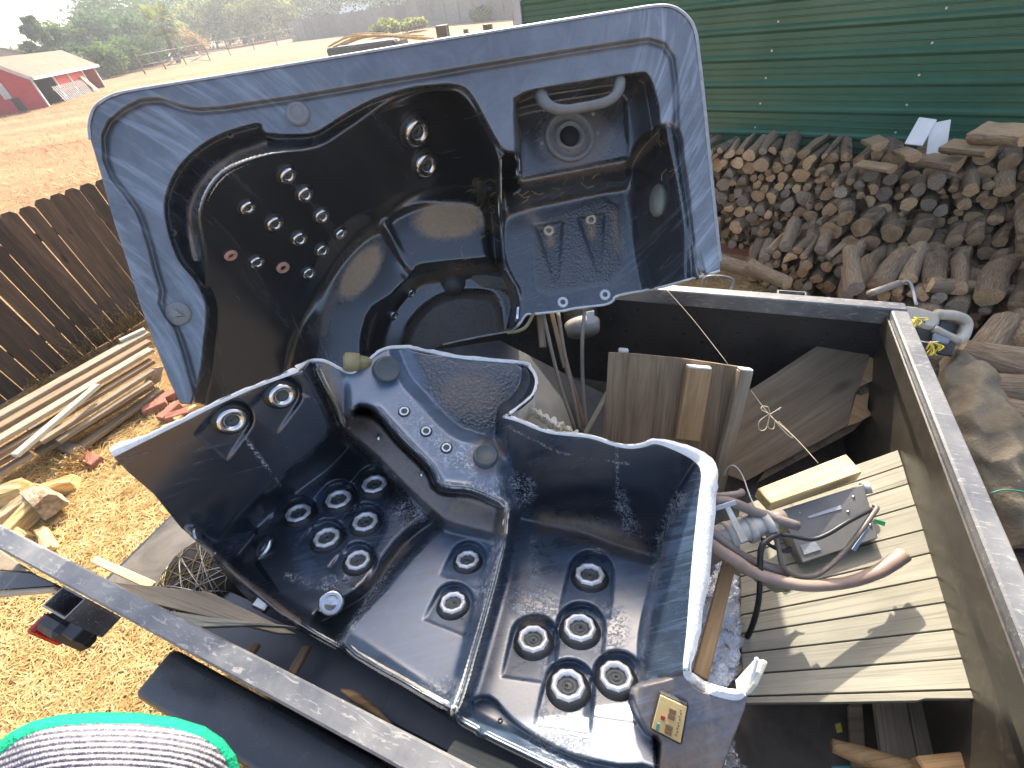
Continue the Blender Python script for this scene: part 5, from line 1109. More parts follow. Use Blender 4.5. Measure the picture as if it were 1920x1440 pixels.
# --- decking panel with its planks
dR = [(1683, 842), (1693, 872), (1703, 906), (1716, 946), (1732, 992), (1747, 1035), (1762, 1080), (1777, 1127), (1789, 1178), (1805, 1233), (1820, 1291), (1827, 1310)]
dL = [(1385, 948), (1386, 975), (1387, 1004), (1387, 1040), (1388, 1080), (1389, 1119), (1389, 1152), (1390, 1187), (1391, 1223), (1392, 1263), (1393, 1304), (1394, 1318)]
dp = [Z(1683, 842, -1.375), Z(1827, 1310, -1.375), Z(1394, 1318, -1.45)]
dn = np.cross(dp[1]-dp[0], dp[2]-dp[0]); dn /= np.linalg.norm(dn); dn = dn if dn[2] > 0 else -dn
deck = empty('decking_panel', dp[1], 'broken tan decking panel of parallel planks lying against the trailer end wall', 'decking')
def dk(x, y, l=0.): return onplane(x, y, dp[0]+dn*l, dn)
for k in range(len(dR)-1):
    g = .004; a, b, c, d = dk(*dL[k]), dk(*dR[k]), dk(*dR[k+1]), dk(*dL[k+1]); a2, b2 = a+(d-a)*g/np.linalg.norm(d-a), b+(c-b)*g/np.linalg.norm(c-b)
    if k == len(dR)-2:
        pts = [a2, b2, c]+[dk(x, y) for x, y in [(1735, 1310), (1722, 1314), (1560, 1317)]]+[d]
    else: pts = [a2, b2, c, d]
    sheet('plank', pts, .016, M_DECK, deck, grain=b-a, hint=dn, bev=.0012)
sheet('backing', [dk(1390, 955, -.017), dk(1686, 850, -.017), dk(1824, 1300, -.017), dk(1397, 1306, -.017)], .008, M_PLYD, deck, hint=dn, bev=0)
# --- lower decking panel and scraps deep in the corner
lp = empty('lower_decking_panel', Z(1760, 1400, -1.62), 'grey decking panel with lengthwise planks deep in the trailer corner below the tan one', 'decking')
for k, (a, b, c, d) in enumerate([((1640, 1316), (1700, 1316), (1735, 1500), (1665, 1500)), ((1702, 1316), (1765, 1314), (1812, 1500), (1738, 1500)), ((1767, 1314), (1822, 1310), (1885, 1500), (1815, 1500))]):
    sheet('plank', [Z(*a, -1.60), Z(*b, -1.60), Z(*c, -1.60), Z(*d, -1.60)], .02, M_GRB, lp, grain=Z(*d, -1.6)-Z(*a, -1.6), hint=Z3, bev=.0015)
tag(sheet('grey_batten', [Z(1592, 1320, -1.68), Z(1618, 1320, -1.68), Z(1630, 1500, -1.68), Z(1602, 1500, -1.68)], .02, M_GRB), 'narrow grey batten beside the lower decking panel', 'batten')
tube_ = tube('round_stick', [Z(1560, 1398, -1.56), Z(1610, 1415, -1.56), Z(1700, 1442, -1.56), Z(1780, 1475, -1.56)], [.016, .022, .023, .022], M_ORW, None, 4, 10); tag(tube_, 'brown round stick in the dark trailer corner', 'stick')
tb = beam('lumber_offcut', Z(1725, 1446, -1.5), Z(1853, 1432, -1.5), .05, .04, M_ORW, None, Z3); tag(tb, 'orange brown lumber offcut with a yellow sawn end', 'lumber')
tag(sheet('yellow_scrap', [Z(1566, 1358, -1.6), Z(1576, 1355, -1.6), Z(1580, 1372, -1.6), Z(1570, 1374, -1.6)], .003, mat('yellow_leaf', [(.3, (.5, .42, .05)), (.7, (.65, .55, .1))], 9), bev=0), 'small bright yellow scrap on the dark trailer floor', 'scrap')
tag(sheet('teal_scrap', [Z(1560, 1437, -1.6), Z(1595, 1436, -1.6), Z(1590, 1450, -1.6), Z(1562, 1450, -1.6)], .003, plain('teal_plastic', (.05, .32, .33), .4), bev=0), 'teal plastic scrap on the dark trailer floor', 'scrap')
# --- control box with timber block
fc = [dk(1462, 957, .10), dk(1620, 907, .10), dk(1647, 1009, .035), dk(1505, 1056, .035)]
eb = empty('equipment_box', dk(1550, 985), 'flat grey metal spa equipment box with a label strip on the decking', 'box')
M_BOX = mat('dull_grey_metal', [(.3, (.15, .145, .135)), (.7, (.22, .215, .20))], 7, rough=.5, metal=.2, bump=.1)
M_STICKER = mat('pale_sticker', [(.3, (.34, .35, .38)), (.7, (.46, .47, .5))], 30, rough=.5)
bx_ = sheet('housing', fc, .075, M_BOX, eb, bev=.003)
fn_ = np.cross(fc[1]-fc[0], fc[3]-fc[0]); fn_ /= np.linalg.norm(fn_); fn_ = fn_ if fn_[2] > 0 else -fn_
def bf(x, y, l=.002): return onplane(x, y, fc[0]+fn_*l, fn_)
sheet('label_strip', [bf(1515, 968), bf(1576, 947), bf(1578, 954), bf(1517, 972)], .001, M_STICKER, bx_, hint=fn_, bev=0)
sheet('sticker', [bf(1500, 1022), bf(1528, 1015), bf(1540, 1030), bf(1508, 1040)], .001, mat('worn_sticker', [(.3, (.26, .265, .28)), (.7, (.36, .365, .38))], 20, rough=.5), bx_, hint=fn_, bev=0)
for (x, y) in [(1499, 962), (1600, 932), (1590, 960), (1632, 985)]: link('screw', lathe_me('screw', [(.005, 0), (.004, .002), (0, .003)], 8), M_STEEL, bx_, frame(bf(x, y, 0), U, fn_))
tube('cable_gland', [bf(1620, 905, -.02), bf(1627, 925, -.03)], .014, plain('white_gland', (.55, .55, .55), .4), bx_)
zt_ = fc[0][2]+.055; q = [onz(x, y, zt_) for x, y in [(1420, 916), (1587, 851), (1617, 885), (1446, 944)]]
blk = sheet('pine_block', q, .045, M_FRESH, None, grain=q[1]-q[0], bev=.003, hint=Z3); tag(blk, 'bright fresh pine block lying on the grey equipment box', 'wood block')
# --- pipes, fittings and cables
M_HOSE = mat('brown_hose', [(.3, (.22, .15, .115)), (.7, (.36, .26, .20))], 9, rough=.5, bump=.15)
M_HOSEG = mat('grey_hose', [(.3, (.15, .12, .10)), (.7, (.26, .21, .175))], 9, rough=.5, bump=.15)
M_PVC = mat('dusty_pvc', [(.3, (.34, .31, .27)), (.7, (.5, .47, .43))], 9, rough=.6, bump=.2)
M_CABLE = plain('black_cable', (.015, .015, .016), .45); M_CABLEG = plain('grey_cable', (.14, .11, .09), .5)
def pt_(*q): return [P(x, y, s) for x, y, s in q]
tag(tube('thick_hose', pt_((1320, 1010, 1.16), (1345, 1030, 1.17), (1380, 1052, 1.18), (1420, 1076, 1.19), (1500, 1097, 1.19), (1580, 1093, 1.2), (1640, 1075, 1.21), (1672, 1056, 1.22), (1694, 1040, 1.23)), [.016, .017, .017, .016, .016, .016, .017, .019, .02], M_HOSE, None, 6, 14), 'long brown plumbing hose curving over the decking with a cut end', 'hose')
tag(tube('hose_stub', pt_((1318, 985, 1.2), (1350, 1012, 1.21), (1395, 1045, 1.22), (1440, 1064, 1.22), (1476, 1072, 1.22)), .0145, M_HOSEG, None, 6, 12), 'short dark hose lying just above the long brown hose', 'hose')
tag(tube('upper_hose', pt_((1335, 938, 1.22), (1375, 943, 1.23), (1420, 962, 1.24), (1495, 986, 1.24)), .014, M_HOSEG, None, 6, 12), 'straight brown hose with a ragged end pointing at the equipment box', 'hose')
tag(tube('bent_hose', pt_((1330, 930, 1.3), (1360, 929, 1.3), (1388, 925, 1.31), (1390, 921, 1.32)), .010, M_HOSEG, None, 6, 12), 'thin bent grey hose behind the pipe fittings', 'hose')
pf = empty('pipe_manifold', P(1400, 990, 1.27), 'dusty grey plastic pipe manifold with clamps at the tub edge', 'pipe fitting')
tube('manifold_body', pt_((1335, 1010, 1.25), (1370, 1000, 1.25), (1410, 987, 1.25), (1445, 975, 1.26)), [.03, .034, .034, .03], M_PVC, pf, 4, 16)
tube('outlet', pt_((1440, 978, 1.26), (1470, 968, 1.26)), [.022, .022], M_HOSEG, pf, 4, 14)
for (x0, y0, x1, y1) in [(1362, 1006, 1372, 1002), (1398, 994, 1410, 990), (1428, 984, 1440, 979)]: tube('collar', pt_((x0, y0, 1.25), (x1, y1, 1.25)), .039, M_PVC, pf, 3, 16)
sheet('bracket', pt_((1360, 952, 1.21), (1368, 948, 1.21), (1402, 1012, 1.2), (1390, 1018, 1.2)), .004, M_GLASSF, pf, bev=0)
sheet('clamp_strap', pt_((1341, 950, 1.2), (1379, 938, 1.2), (1382, 946, 1.2), (1344, 958, 1.2)), .006, M_STICKER, pf, bev=.001)
tag(tube('power_cable', pt_((1450, 1000, 1.23), (1480, 1004, 1.22), (1520, 1011, 1.22), (1550, 1002, 1.22), (1590, 978, 1.23), (1634, 955, 1.27)), .0062, M_CABLE, None, 8, 8), 'black power cable bowing over the face of the equipment box', 'cable')
tag(tube('looped_cable', pt_((1452, 1000, 1.22), (1460, 1030, 1.21), (1467, 1060, 1.2), (1490, 1078, 1.2), (1525, 1080, 1.2), (1552, 1064, 1.2), (1582, 1036, 1.21), (1612, 998, 1.23), (1638, 962, 1.26), (1644, 952, 1.27), (1638, 948, 1.28)), .0068, M_CABLEG, None, 8, 8), 'dark cable looping below the equipment box up to its corner', 'cable')
tag(tube('hanging_cable', pt_((1462, 1000, 1.22), (1440, 1012, 1.2), (1427, 1030, 1.19), (1425, 1080, 1.19), (1422, 1130, 1.2), (1408, 1180, 1.24), (1384, 1222, 1.3)), .0075, M_CABLE, None, 8, 8), 'thick black cable hanging down past the foil insulation', 'cable')
tag(tube('short_cable', pt_((1425, 1008, 1.24), (1448, 1025, 1.23), (1470, 1033, 1.23), (1483, 1030, 1.23)), [.005, .005, .006, .009], M_CABLE, None, 6, 8), 'short black plug lead under the pipe manifold', 'cable')
tag(sheet('green_tag', pt_((1640, 973, 1.25), (1661, 979, 1.25), (1658, 987, 1.25), (1638, 979, 1.25)), .002, mat('green_tape', [(.3, (.02, .42, .10)), (.7, (.05, .55, .16))], 9, rough=.4), bev=0), 'bright green tape tag at the corner of the equipment box', 'tag')
tag(sheet('blue_tag', pt_((1598, 1030, 1.24), (1626, 990, 1.25), (1630, 994, 1.25), (1604, 1034, 1.24)), .003, mat('faded_blue', [(.3, (.2, .27, .33)), (.7, (.3, .37, .43))], 9, rough=.5), bev=0), 'faded blue sleeve hanging beside the looped cable', 'sleeve')
tag(tube('thin_wire', pt_((1358, 892, 1.4), (1365, 876, 1.38), (1378, 874, 1.36), (1392, 892, 1.34), (1404, 925, 1.3), (1415, 952, 1.26)), .0022, plain('bare_wire', (.4, .38, .36), .4), None, 6, 6), 'thin pale bent wire above the hoses', 'wire')
# --- foil and timber between tub half and decking
def crumple(name, poly, s, m, label, cat, amp=.02, step=7, sag=None):
    sh = Shell(poly, affine(1/s) if not isinstance(s, list) else affine(iv(*s)), step); sh.sc = lambda xs, ys: 1/sh.depth(xs, ys)
    t = empty(name, sh.pt(*np.mean(poly, 0)), label, cat); ob = sh.build('sheet', [m, m, m], t, .002)
    for v in ob.data.vertices:
        p = v.co; f = math.sin(p.x*95+3*math.sin(p.y*60))*math.sin(p.y*80+2*math.sin(p.z*70)); v.co += Vector((f, f*.6, abs(f)))*amp*.5+Vector(rng.normal(0, amp*.12, 3))
    return t
M_FOIL = mat('silver_foil', [(.3, (.42, .44, .48)), (.7, (.62, .64, .68))], 25, rough=.28, metal=.85, bump=1, bdist=.01, bscale=45)
crumple('foil_insulation', [(1322, 1090), (1350, 1050), (1384, 1080), (1392, 1150), (1390, 1220), (1376, 1282), (1330, 1300), (1290, 1270), (1308, 1160)], [(1340, 1070, 1.34), (1385, 1250, 1.16), (1310, 1250, 1.16)], M_FOIL, 'crumpled silver foil insulation hanging beside the white cut edge', 'insulation')
crumple('foil_insulation', [(1330, 1400), (1352, 1376), (1372, 1392), (1398, 1442), (1402, 1470), (1300, 1475)], 1.12, M_FOIL, 'crumpled silver foil insulation below the control panel', 'insulation')
tag(beam('two_by_four', P(1372, 1040, 1.27), P(1312, 1272, 1.09), .036, .03, M_ORW), 'orange brown timber stud standing in the foil beside the tub edge', 'lumber')
crumple('torn_membrane', [(1380, 1030), (1440, 1080), (1500, 1095), (1480, 1110), (1462, 1112), (1430, 1098), (1370, 1062)], 1.26, mat('tan_felt', [(.3, (.20, .17, .10)), (.7, (.30, .26, .17))], 9, rough=.9), 'tan torn membrane scrap under the brown hose', 'scrap', .012)
# --- plywood panel with studs
pp0, pp1, pp2 = P(1141, 661, 1.80), P(1388, 688, 1.72), P(1120, 930, 1.98)
pnn = np.cross(pp1-pp0, pp2-pp0); pnn /= np.linalg.norm(pnn); pnn = pnn if pnn@(CAM-pp0) > 0 else -pnn
def pv(x, y, l=0.): return onplane(x, y, pp0+pnn*l, pnn)
ply = empty('upright_plywood', pv(1230, 930), 'weathered brown plywood panel with timber studs standing upright in the trailer', 'panel')
sheet('plywood', [pv(*q) for q in [(1141, 661), (1200, 664), (1230, 667), (1300, 675), (1388, 688), (1372, 780), (1350, 960), (1110, 960), (1131, 816), (1136, 738)]], .014, M_PLY, ply, grain=pv(1131, 816)-pv(1141, 661), bev=.001, jag=.0012)
def stud(a, b, w_, lab=None, m=None, l=.03):
    A, B = pv(*a, l), pv(*b, l); o = beam('stud', A, B, w_, .045, m or M_GRB, ply, pnn); d = (A-B)/np.linalg.norm(A-B)
    box('sawn_end', A+d*.004, pnn, d, .042, w_*.96, .008, M_PALE, o, .002)
    return o
stud((1397, 694), (1340, 930), .048, m=M_GRB); stud((1310, 690), (1288, 822), .092, m=M_ORW)
A, B = pv(1169, 653, -.035), pv(1160, 720, -.035); beam('stud', A, B, .04, .035, M_PALE, ply, pnn)
# --- big dark leaning panel with splintered end
bp0, bp1, bp2 = P(1587, 613, 1.96), P(1640, 760, 1.84), P(1397, 903, 1.86)
bnn = np.cross(bp1-bp0, bp2-bp0); bnn /= np.linalg.norm(bnn); bnn = bnn if bnn@(CAM-bp0) > 0 else -bnn
def bv(x, y, l=0.): return onplane(x, y, bp0+bnn*l, bnn)
bpn = empty('leaning_panel', bv(1397, 903), 'large brown plywood panel leaning in the trailer corner with a splintered end', 'panel')
sheet('plywood', [bv(*q) for q in [(1587, 613), (1612, 640), (1630, 668), (1612, 728), (1604, 736), (1590, 798), (1397, 903), (1340, 880), (1380, 745), (1420, 722)]], .018, M_PLYD, bpn, grain=bv(1587, 613)-bv(1397, 735), bev=.001, jag=.001)
sheet('splintered_end', [bv(*q) for q in [(1631, 669), (1640, 674), (1650, 688), (1655, 702), (1640, 712), (1609, 727)]], .016, M_ORW, bpn, bev=.001, jag=.002)
sheet('splintered_end', [bv(*q) for q in [(1606, 738), (1614, 742), (1630, 736), (1626, 766), (1636, 777), (1610, 792), (1590, 799)]], .016, M_ORW, bpn, bev=.001, jag=.002)
sheet('back_ply', [bv(x, y, -.03) for x, y in [(1595, 630), (1640, 690), (1652, 712), (1636, 770), (1600, 808), (1420, 905)]], .012, M_PLYD, bpn, bev=.001)
tag(box('grey_clamp', bv(1610, 632, -.02), U, Z3, .04, .03, .05, M_GREYPL, None, .01), 'small grey fitting at the top of the leaning panel', 'fitting')
# --- dark board, hoses, pump behind the lying half
tag(sheet('dark_board', [P(820, 650, 2.05), P(938, 632, 2.15), P(1130, 748, 2.15), P(1140, 840, 2.0), P(980, 800, 1.9)], .015, mat('dark_grey_board', [(.3, (.028, .028, .03)), (.5, (.05, .05, .052)), (.7, (.085, .082, .08))], 5, rough=.55, bump=.15), bev=.002), 'dark grey flat board lying in the trailer behind the notch', 'board')
M_DHOSE = mat('tan_air_hose', [(.3, (.17, .135, .095)), (.7, (.28, .23, .17))], 9, rough=.6, bump=.2)
for i, (pts, lab) in enumerate([(((1018, 585, 2.02), (1030, 640, 2.0), (1050, 720, 1.98), (1078, 805, 1.96)), 'tan air hose hanging under the upright tub half, split wood on both sides'), (((1046, 582, 2.05), (1058, 660, 2.02), (1072, 730, 2.0), (1088, 808, 1.98)), 'tan air hose hanging next to the grey pump motor'), (((1096, 580, 2.0), (1092, 640, 1.98), (1093, 720, 1.96), (1100, 810, 1.95)), 'tan air hose hanging straight in front of the pump motor')]):
    tag(tube('air_hose', pt_(*pts), .0085, M_DHOSE, None, 6, 10), lab, 'hose', 'air hoses under the upright half')
tag(beam('split_stick', P(1034, 585, 2.06), P(1060, 690, 2.02), .022, .014, M_PLY, None), 'splintered brown stick between the hanging air hoses', 'stick')
tag(beam('split_stick', P(1056, 660, 2.03), P(1094, 800, 2.0), .024, .014, M_PLY, None), 'long brown lath behind the hanging air hoses', 'stick')
tag(beam('split_stick', P(1012, 588, 2.02), P(1018, 652, 2.0), .032, .02, M_PLY, None), 'short ragged wood stub hanging at the left of the air hoses', 'stick')
tag(beam('grey_lath', P(1140, 735, 1.86), P(1098, 812, 1.9), .02, .014, M_GRB, None), 'grey lath sloping from the plywood panel to the hoses', 'stick')
pu = empty('pump_motor', P(1090, 600, 2.2), 'round black and grey pump motor under the upright tub half', 'pump')
ax0, ax1 = P(1085, 565, 2.2), P(1092, 612, 2.16)
tube('motor_body', [ax0, ax1], .082, mat('pump_black', [(.3, (.02, .02, .022)), (.7, (.05, .05, .05))], 8, rough=.4), pu, 3, 24)
tube('end_bell', [P(1091, 606, 2.165), P(1094, 624, 2.15)], [.088, .08], mat('pump_grey', [(.3, (.26, .25, .23)), (.7, (.38, .37, .34))], 8, rough=.45), pu, 3, 24)
sheet('name_plate', pt_((1098, 585, 2.06), (1114, 582, 2.06), (1116, 605, 2.06), (1102, 608, 2.06)), .004, M_STICKER, pu, bev=.001)
tag(tube('drain_hose', pt_((950, 624, 1.94), (966, 622, 1.93), (982, 616, 1.93), (992, 604, 1.94), (1000, 588, 1.97)), .008, M_YPIPE, None, 6, 10), 'thin yellowish hose curling round the corner of the upright half', 'hose')
# --- twine with a bow
st_ = empty('twine', P(1250, 545, 1.95), 'thin tan twine with a loopy bow stretched across the trailer', 'twine')
M_TWINE = plain('tan_twine', (.5, .42, .29), .8)
tube('strand', pt_((1248, 541, 1.94), (1300, 600, 1.85), (1366, 684, 1.72)), .0016, M_TWINE, st_, 6, 6)
tube('strand', pt_((1408, 732, 1.66), (1432, 765, 1.63), (1450, 785, 1.6), (1490, 820, 1.52), (1534, 868, 1.44)), .0016, M_TWINE, st_, 6, 6)
for lp_ in [((1442, 776), (1428, 768), (1430, 762), (1440, 764), (1444, 776)), ((1442, 776), (1424, 790), (1424, 806), (1436, 804), (1443, 780)), ((1443, 778), (1440, 800), (1450, 804), (1452, 790), (1444, 777)), ((1443, 777), (1455, 770), (1464, 764), (1460, 770)), ((1446, 782), (1462, 800), (1480, 818), (1486, 820), (1478, 808), (1460, 790))]:
    tube('bow_loop', pt_(*[(x, y, 1.60+.004*i) for i, (x, y) in enumerate(lp_)]), .0018, M_TWINE, st_, 6, 6)
# --- boards at the open tail, between rail and lying half
M_GREENB = wood('grey_green_board', (.17, .175, .14), (.25, .25, .20), (.31, .31, .25), scale=2.0, rnd=.04, rough=.6, knots=False)
tag(sheet('pale_board', [Z(146, 1071, -1.09), Z(168, 1079, -1.10), Z(284, 1097, -1.17), Z(400, 1116, -1.24), Z(560, 1196, -1.33), Z(530, 1200, -1.34), Z(270, 1127, -1.17), Z(215, 1105, -1.12)], .016, M_GRB, bev=.002), 'pale weathered board propped on the near rail, pointed at one end', 'board')
tag(sheet('grey_green_board', [Z(256, 1122, -1.125), Z(275, 1126, -1.13), Z(400, 1158, -1.2), Z(566, 1200, -1.31), Z(520, 1196, -1.3), Z(330, 1166, -1.15), Z(300, 1150, -1.13)], .012, M_GREENB, bev=.002), 'grey green siding board on top of the pale board by the near rail', 'board')
tag(beam('yellow_stick', Z(176, 1049, -1.62), Z(286, 1099, -1.5), .03, .014, M_FRESH, None, Z3), 'bright yellow pine stick lying across the tail of the trailer', 'stick')
tag(beam('tan_batten', Z(288, 1141, -1.70), Z(326, 1119, -1.70), .04, .02, M_GRB, None, Z3), 'short tan batten on the trailer floor beside the wire mesh', 'batten')
tag(sheet('scrap_block', [Z(372, 1182, -1.55), Z(388, 1176, -1.55), Z(392, 1184, -1.55), Z(376, 1194, -1.55)], .02, M_FRESH), 'small cream wood scrap under the grey green board', 'scrap')
wmsh = empty('wire_mesh_basket', Z(385, 1080, -1.55), 'dark rusty wire mesh basket under the edge of the lying tub half', 'basket')
mc = Z(388, 1078, -1.5); M_WIRE = plain('dark_wire', (.26, .20, .10), .5, .3)
link('liner', lathe_me('liner', [(.0, .085), (.09, .075), (.16, .03), (.175, -.05), (.175, -.2)], 24), mat('black_liner', [(.3, (.02, .019, .015)), (.7, (.045, .04, .03))], 10, rough=.7), wmsh, Matrix.Translation(Vector(mc)))
for k in range(44):
    a = random.uniform(0, 3.14); o = random.uniform(-.15, .15); d = np.array([math.cos(a), math.sin(a), 0]); e = np.array([-d[1], d[0], 0])*o; h = math.sqrt(max(.0005, .18**2-o*o))
    dome = lambda r: float(np.interp(r, [0, .09, .16, .175], [.085, .075, .03, -.03]))+.004
    tube('wire', [mc+e+d*h*t_+Z3*dome(math.hypot(o, h*t_)) for t_ in (-.97, -.85, -.6, -.3, 0, .3, .6, .85, .97)], .0019, M_WIRE if k % 3 else M_STEEL, wmsh, 2, 4)
M_SLATE = mat('slate_board', [(.3, (.06, .07, .09)), (.7, (.095, .11, .14))], 4, rough=.35, bump=.06, speck=(40, .68, (.15, .15, .15)))
for i, (u0, u1, n0, n1, z, lab) in enumerate([(-1.55, -.62, .07, .20, 1.02, 'dark slate blue board along the near wall under the pale boards'), (-1.28, -.1, .205, .33, 1.03, 'dark slate blue board beneath the front lip of the lying half'), (-.62, .30, .075, .185, 1.05, 'dark slate blue board along the near wall towards the end'), (-.60, .2, .19, .27, 1.07, 'narrow raised dark board beside the front lip')]):
    tag(tbox('siding_board', u0, u1, n0, n1, z-.02, z, M_SLATE, None, .003), lab, 'board')
for (a, b, lab) in [((482, 1206), (460, 1240), 'short brown stake between dark boards beside the tail'), ((577, 1212), (548, 1264), 'thicker brown stake across the dark boards')]:
    tag(beam('wood_stake', Z(*a, -1.41), Z(*b, -1.41), .026, .022, M_PLY, None, Z3), lab, 'stake')
tag(tube('splintered_stick', [Z(640, 1294, -1.38), Z(665, 1306, -1.37), Z(700, 1330, -1.38), Z(738, 1362, -1.39)], [.004, .013, .009, .003], M_ORW, None, 5, 7), 'splintered tan stick on the dark boards', 'stick')
tag(sheet('green_grey_plank', [Z(852, 1386, -1.30), Z(962, 1432, -1.30), Z(1010, 1470, -1.3), Z(820, 1470, -1.30), Z(840, 1404, -1.30)], .02, M_GREENB), 'pale grey green plank end near the control panel side rail', 'plank')
# ================================================================== OUTSIDE, LEFT: LUMBER, BRICKS, SPLIT WOOD
lum = [((-40, 802), (277, 623), .40, .10, 0, 'tan board on top of the lumber pile next to the fence'), ((-30, 818), (281, 640), .37, .09, 1, 'second weathered board of the lumber pile'), ((-20, 836), (284, 655), .35, .11, 0, 'sun bleached wide board on the lumber pile'), ((225, 640), (272, 618), .43, .05, 2, 'short pale batten lying on the lumber pile'),
       ((28, 855), (184, 722), .36, .06, 2, 'loose pale greenish board slanting across the lumber pile'), ((-20, 862), (286, 676), .28, .10, 1, 'shaded grey board low in the lumber pile'), ((76, 829), (288, 694), .24, .07, 0, 'tan stud in the lower lumber pile'), ((108, 828), (284, 716), .19, .06, 0, 'thin tan strip at the front of the lumber pile'), ((70, 850), (286, 722), .12, .10, 3, 'dark board at the bottom of the lumber pile'), ((128, 856), (302, 730), .07, .09, 3, 'dark grey timber on the ground before the lumber pile'), ((-30, 880), (120, 800), .2, .1, 1, 'broken weathered board at the near end of the lumber pile'), ((-20, 900), (60, 850), .14, .07, 0, 'short sunlit board end low in the lumber pile')]
for (a, b, z, w_, k, lab) in lum:
    q0, q1 = onz(*a, z), onz(*b, z)
    tag(beam('lumber_board', q0, q1, w_, .035, [M_GRB, M_PLY, mat('pale_green_timber', [(.3, (.36, .35, .27)), (.7, (.5, .48, .38))], 6, (.3, 3, 3), rough=.7), M_PLYD][k], None, Z3+rng.normal(0, .06, 3)), lab, 'board')
for i in range(5):                                           # skids under the pile
    c = onz(40+50*i, 880-36*i, .05)
tag(beam('lumber_skid', onz(60, 800, .06), onz(150, 850, .06), .09, .09, M_PLYD, None, Z3), 'dark skid timber under the lumber pile', 'timber')
M_BRICK = mat('red_brick', [(.3, (.20, .075, .05)), (.5, (.30, .12, .08)), (.7, (.37, .17, .12))], 12, rough=.9, bump=.5, rnd=.12)
for (x, y, a, lab) in [(291, 762, .5, 'red brick on the ground beside the foot of the upright half'), (312, 745, .7, 'red brick behind another by the upright half'), (335, 778, .2, 'red brick half under the lying tub tip'), (172, 862, -.5, 'red brick next to the orange grass clump'), (318, 772, 1.2, 'chipped red brick beside pale splinters')]:
    c = onz(x, y, .03); tag(box('brick', c, (math.cos(a), math.sin(a), 0), Z3, .2, .095, .06, M_BRICK, None, .006, .004), lab, 'brick')
def chunk(x, y, z, L, r, a, lab, tilt=0.0, me=None, m=None):
    c = onz(x, y, z); o = link('split_log', (me or random.choice(SPL)), None, None, frame(c, (math.cos(a), math.sin(a), tilt), Z3) @ Matrix.Rotation(random.uniform(-.5, .5), 4, 'X') @ Matrix.Diagonal((L, r, r, 1))); return tag(o, lab, 'split log')
M_YSPLIT = wood('yellow_split', (.42, .25, .085), (.62, .42, .17), (.74, .55, .27), rnd=.15)
def wedge(x, y, z, L, w_, h, a, lab, tilt=0., m=None):
    b_ = bmesh.new(); vs = []
    for sx in (-.5, .5):
        for (py, pz) in ((-.5, -.5), (.5, -.5), (.32, .5), (-.3, .42)): vs.append(b_.verts.new((sx*L+random.uniform(-.01, .01), py*w_+random.uniform(-.008, .008), pz*h+random.uniform(-.01, .01))))
    for f in ((0, 1, 2, 3), (7, 6, 5, 4), (0, 4, 5, 1), (1, 5, 6, 2), (2, 6, 7, 3), (3, 7, 4, 0)): b_.faces.new([vs[i] for i in f])
    bmesh.ops.subdivide_edges(b_, edges=b_.edges[:], cuts=2, use_grid_fill=True)
    for v in b_.verts: v.co += Vector(rng.normal(0, .0035, 3))
    bmesh.ops.bevel(b_, geom=[e for e in b_.edges if len(e.link_faces) == 2 and e.calc_face_angle(0) > .8], offset=.004, segments=1, affect='EDGES')
    return tag(link('split_firewood', toM(b_, 'split_firewood'), m or M_YSPLIT, None, frame(onz(x, y, z), (math.cos(a), math.sin(a), tilt), Z3)), lab, 'firewood')
wedge(80, 935, .12, .34, .17, .14, -.6, 'split log with rough bark face on top of the yellow firewood heap', .15, M_BARK2)
wedge(22, 965, .09, .30, .15, .13, .9, 'brown split firewood block at the edge of the heap', .1, M_SPLIT)
wedge(45, 972, .08, .26, .12, .12, 1.3, 'bright yellow split firewood block below the bark piece', .1)
wedge(102, 915, .06, .30, .12, .09, .3, 'yellow split firewood leaning behind the bark piece')
wedge(85, 1012, .05, .28, .085, .05, -.75, 'flat pale yellow firewood slat lying on the straw')
wedge(30, 1000, .05, .3, .1, .09, -.5, 'long pale firewood piece beside the near wall')
wedge(12, 925, .1, .28, .14, .12, .2, 'yellow firewood block at the back of the heap')
for i, (x, y, a, lab) in enumerate([(392, 748, .5, 'pale splinter at the foot of the upright half'), (430, 738, .4, 'tan splinter between the two tub halves'), (350, 772, .9, 'cream wood chip beside the bricks'), (262, 838, .3, 'pale wood chip behind the white tub tip'), (245, 846, .8, 'orange wood chip behind the white tub tip'), (328, 795, .3, 'yellow wood chip along the cut edge')]):
    wedge(x, y, .04, .22, .07, .04, a, lab)
tag(sheet('plywood_scrap', [onz(268, 724, .12), onz(284, 690, .25), onz(304, 690, .25), onz(304, 712, .1), onz(275, 730, .1)], .015, M_GRB, jag=.004), 'small torn plywood scrap leaning at the lumber pile', 'scrap')
# ================================================================== OUTSIDE, RIGHT: SAW AND CANVAS
def pts_(*q): return [P(x, y, s_*1.12) for x, y, s_ in q]
sw = empty('chainsaw', P(1765, 640, 2.24), 'dusty grey chainsaw with loop handle resting beside the trailer end rail', 'chainsaw')
M_SAW = mat('dusty_saw_grey', [(.3, (.34, .31, .25)), (.7, (.48, .45, .38))], 10, rough=.55, bump=.15); M_SAWD = mat('saw_black', [(.3, (.03, .03, .032)), (.7, (.06, .06, .062))], 10, rough=.5)
hd = sheet('housing', pts_((1690, 570, 1.99), (1722, 573, 1.98), (1764, 588, 1.97), (1762, 606, 1.96), (1752, 618, 1.95), (1712, 604, 1.96), (1696, 590, 1.98)), .11, M_SAW, sw, bev=.012)
tube('rear_handle', pts_((1756, 590, 1.97), (1790, 592, 1.98), (1808, 600, 1.98), (1812, 612, 1.98), (1804, 632, 1.97), (1792, 640, 1.96)), [.027, .025, .025, .025, .027, .025], M_SAW, sw, 6, 12)
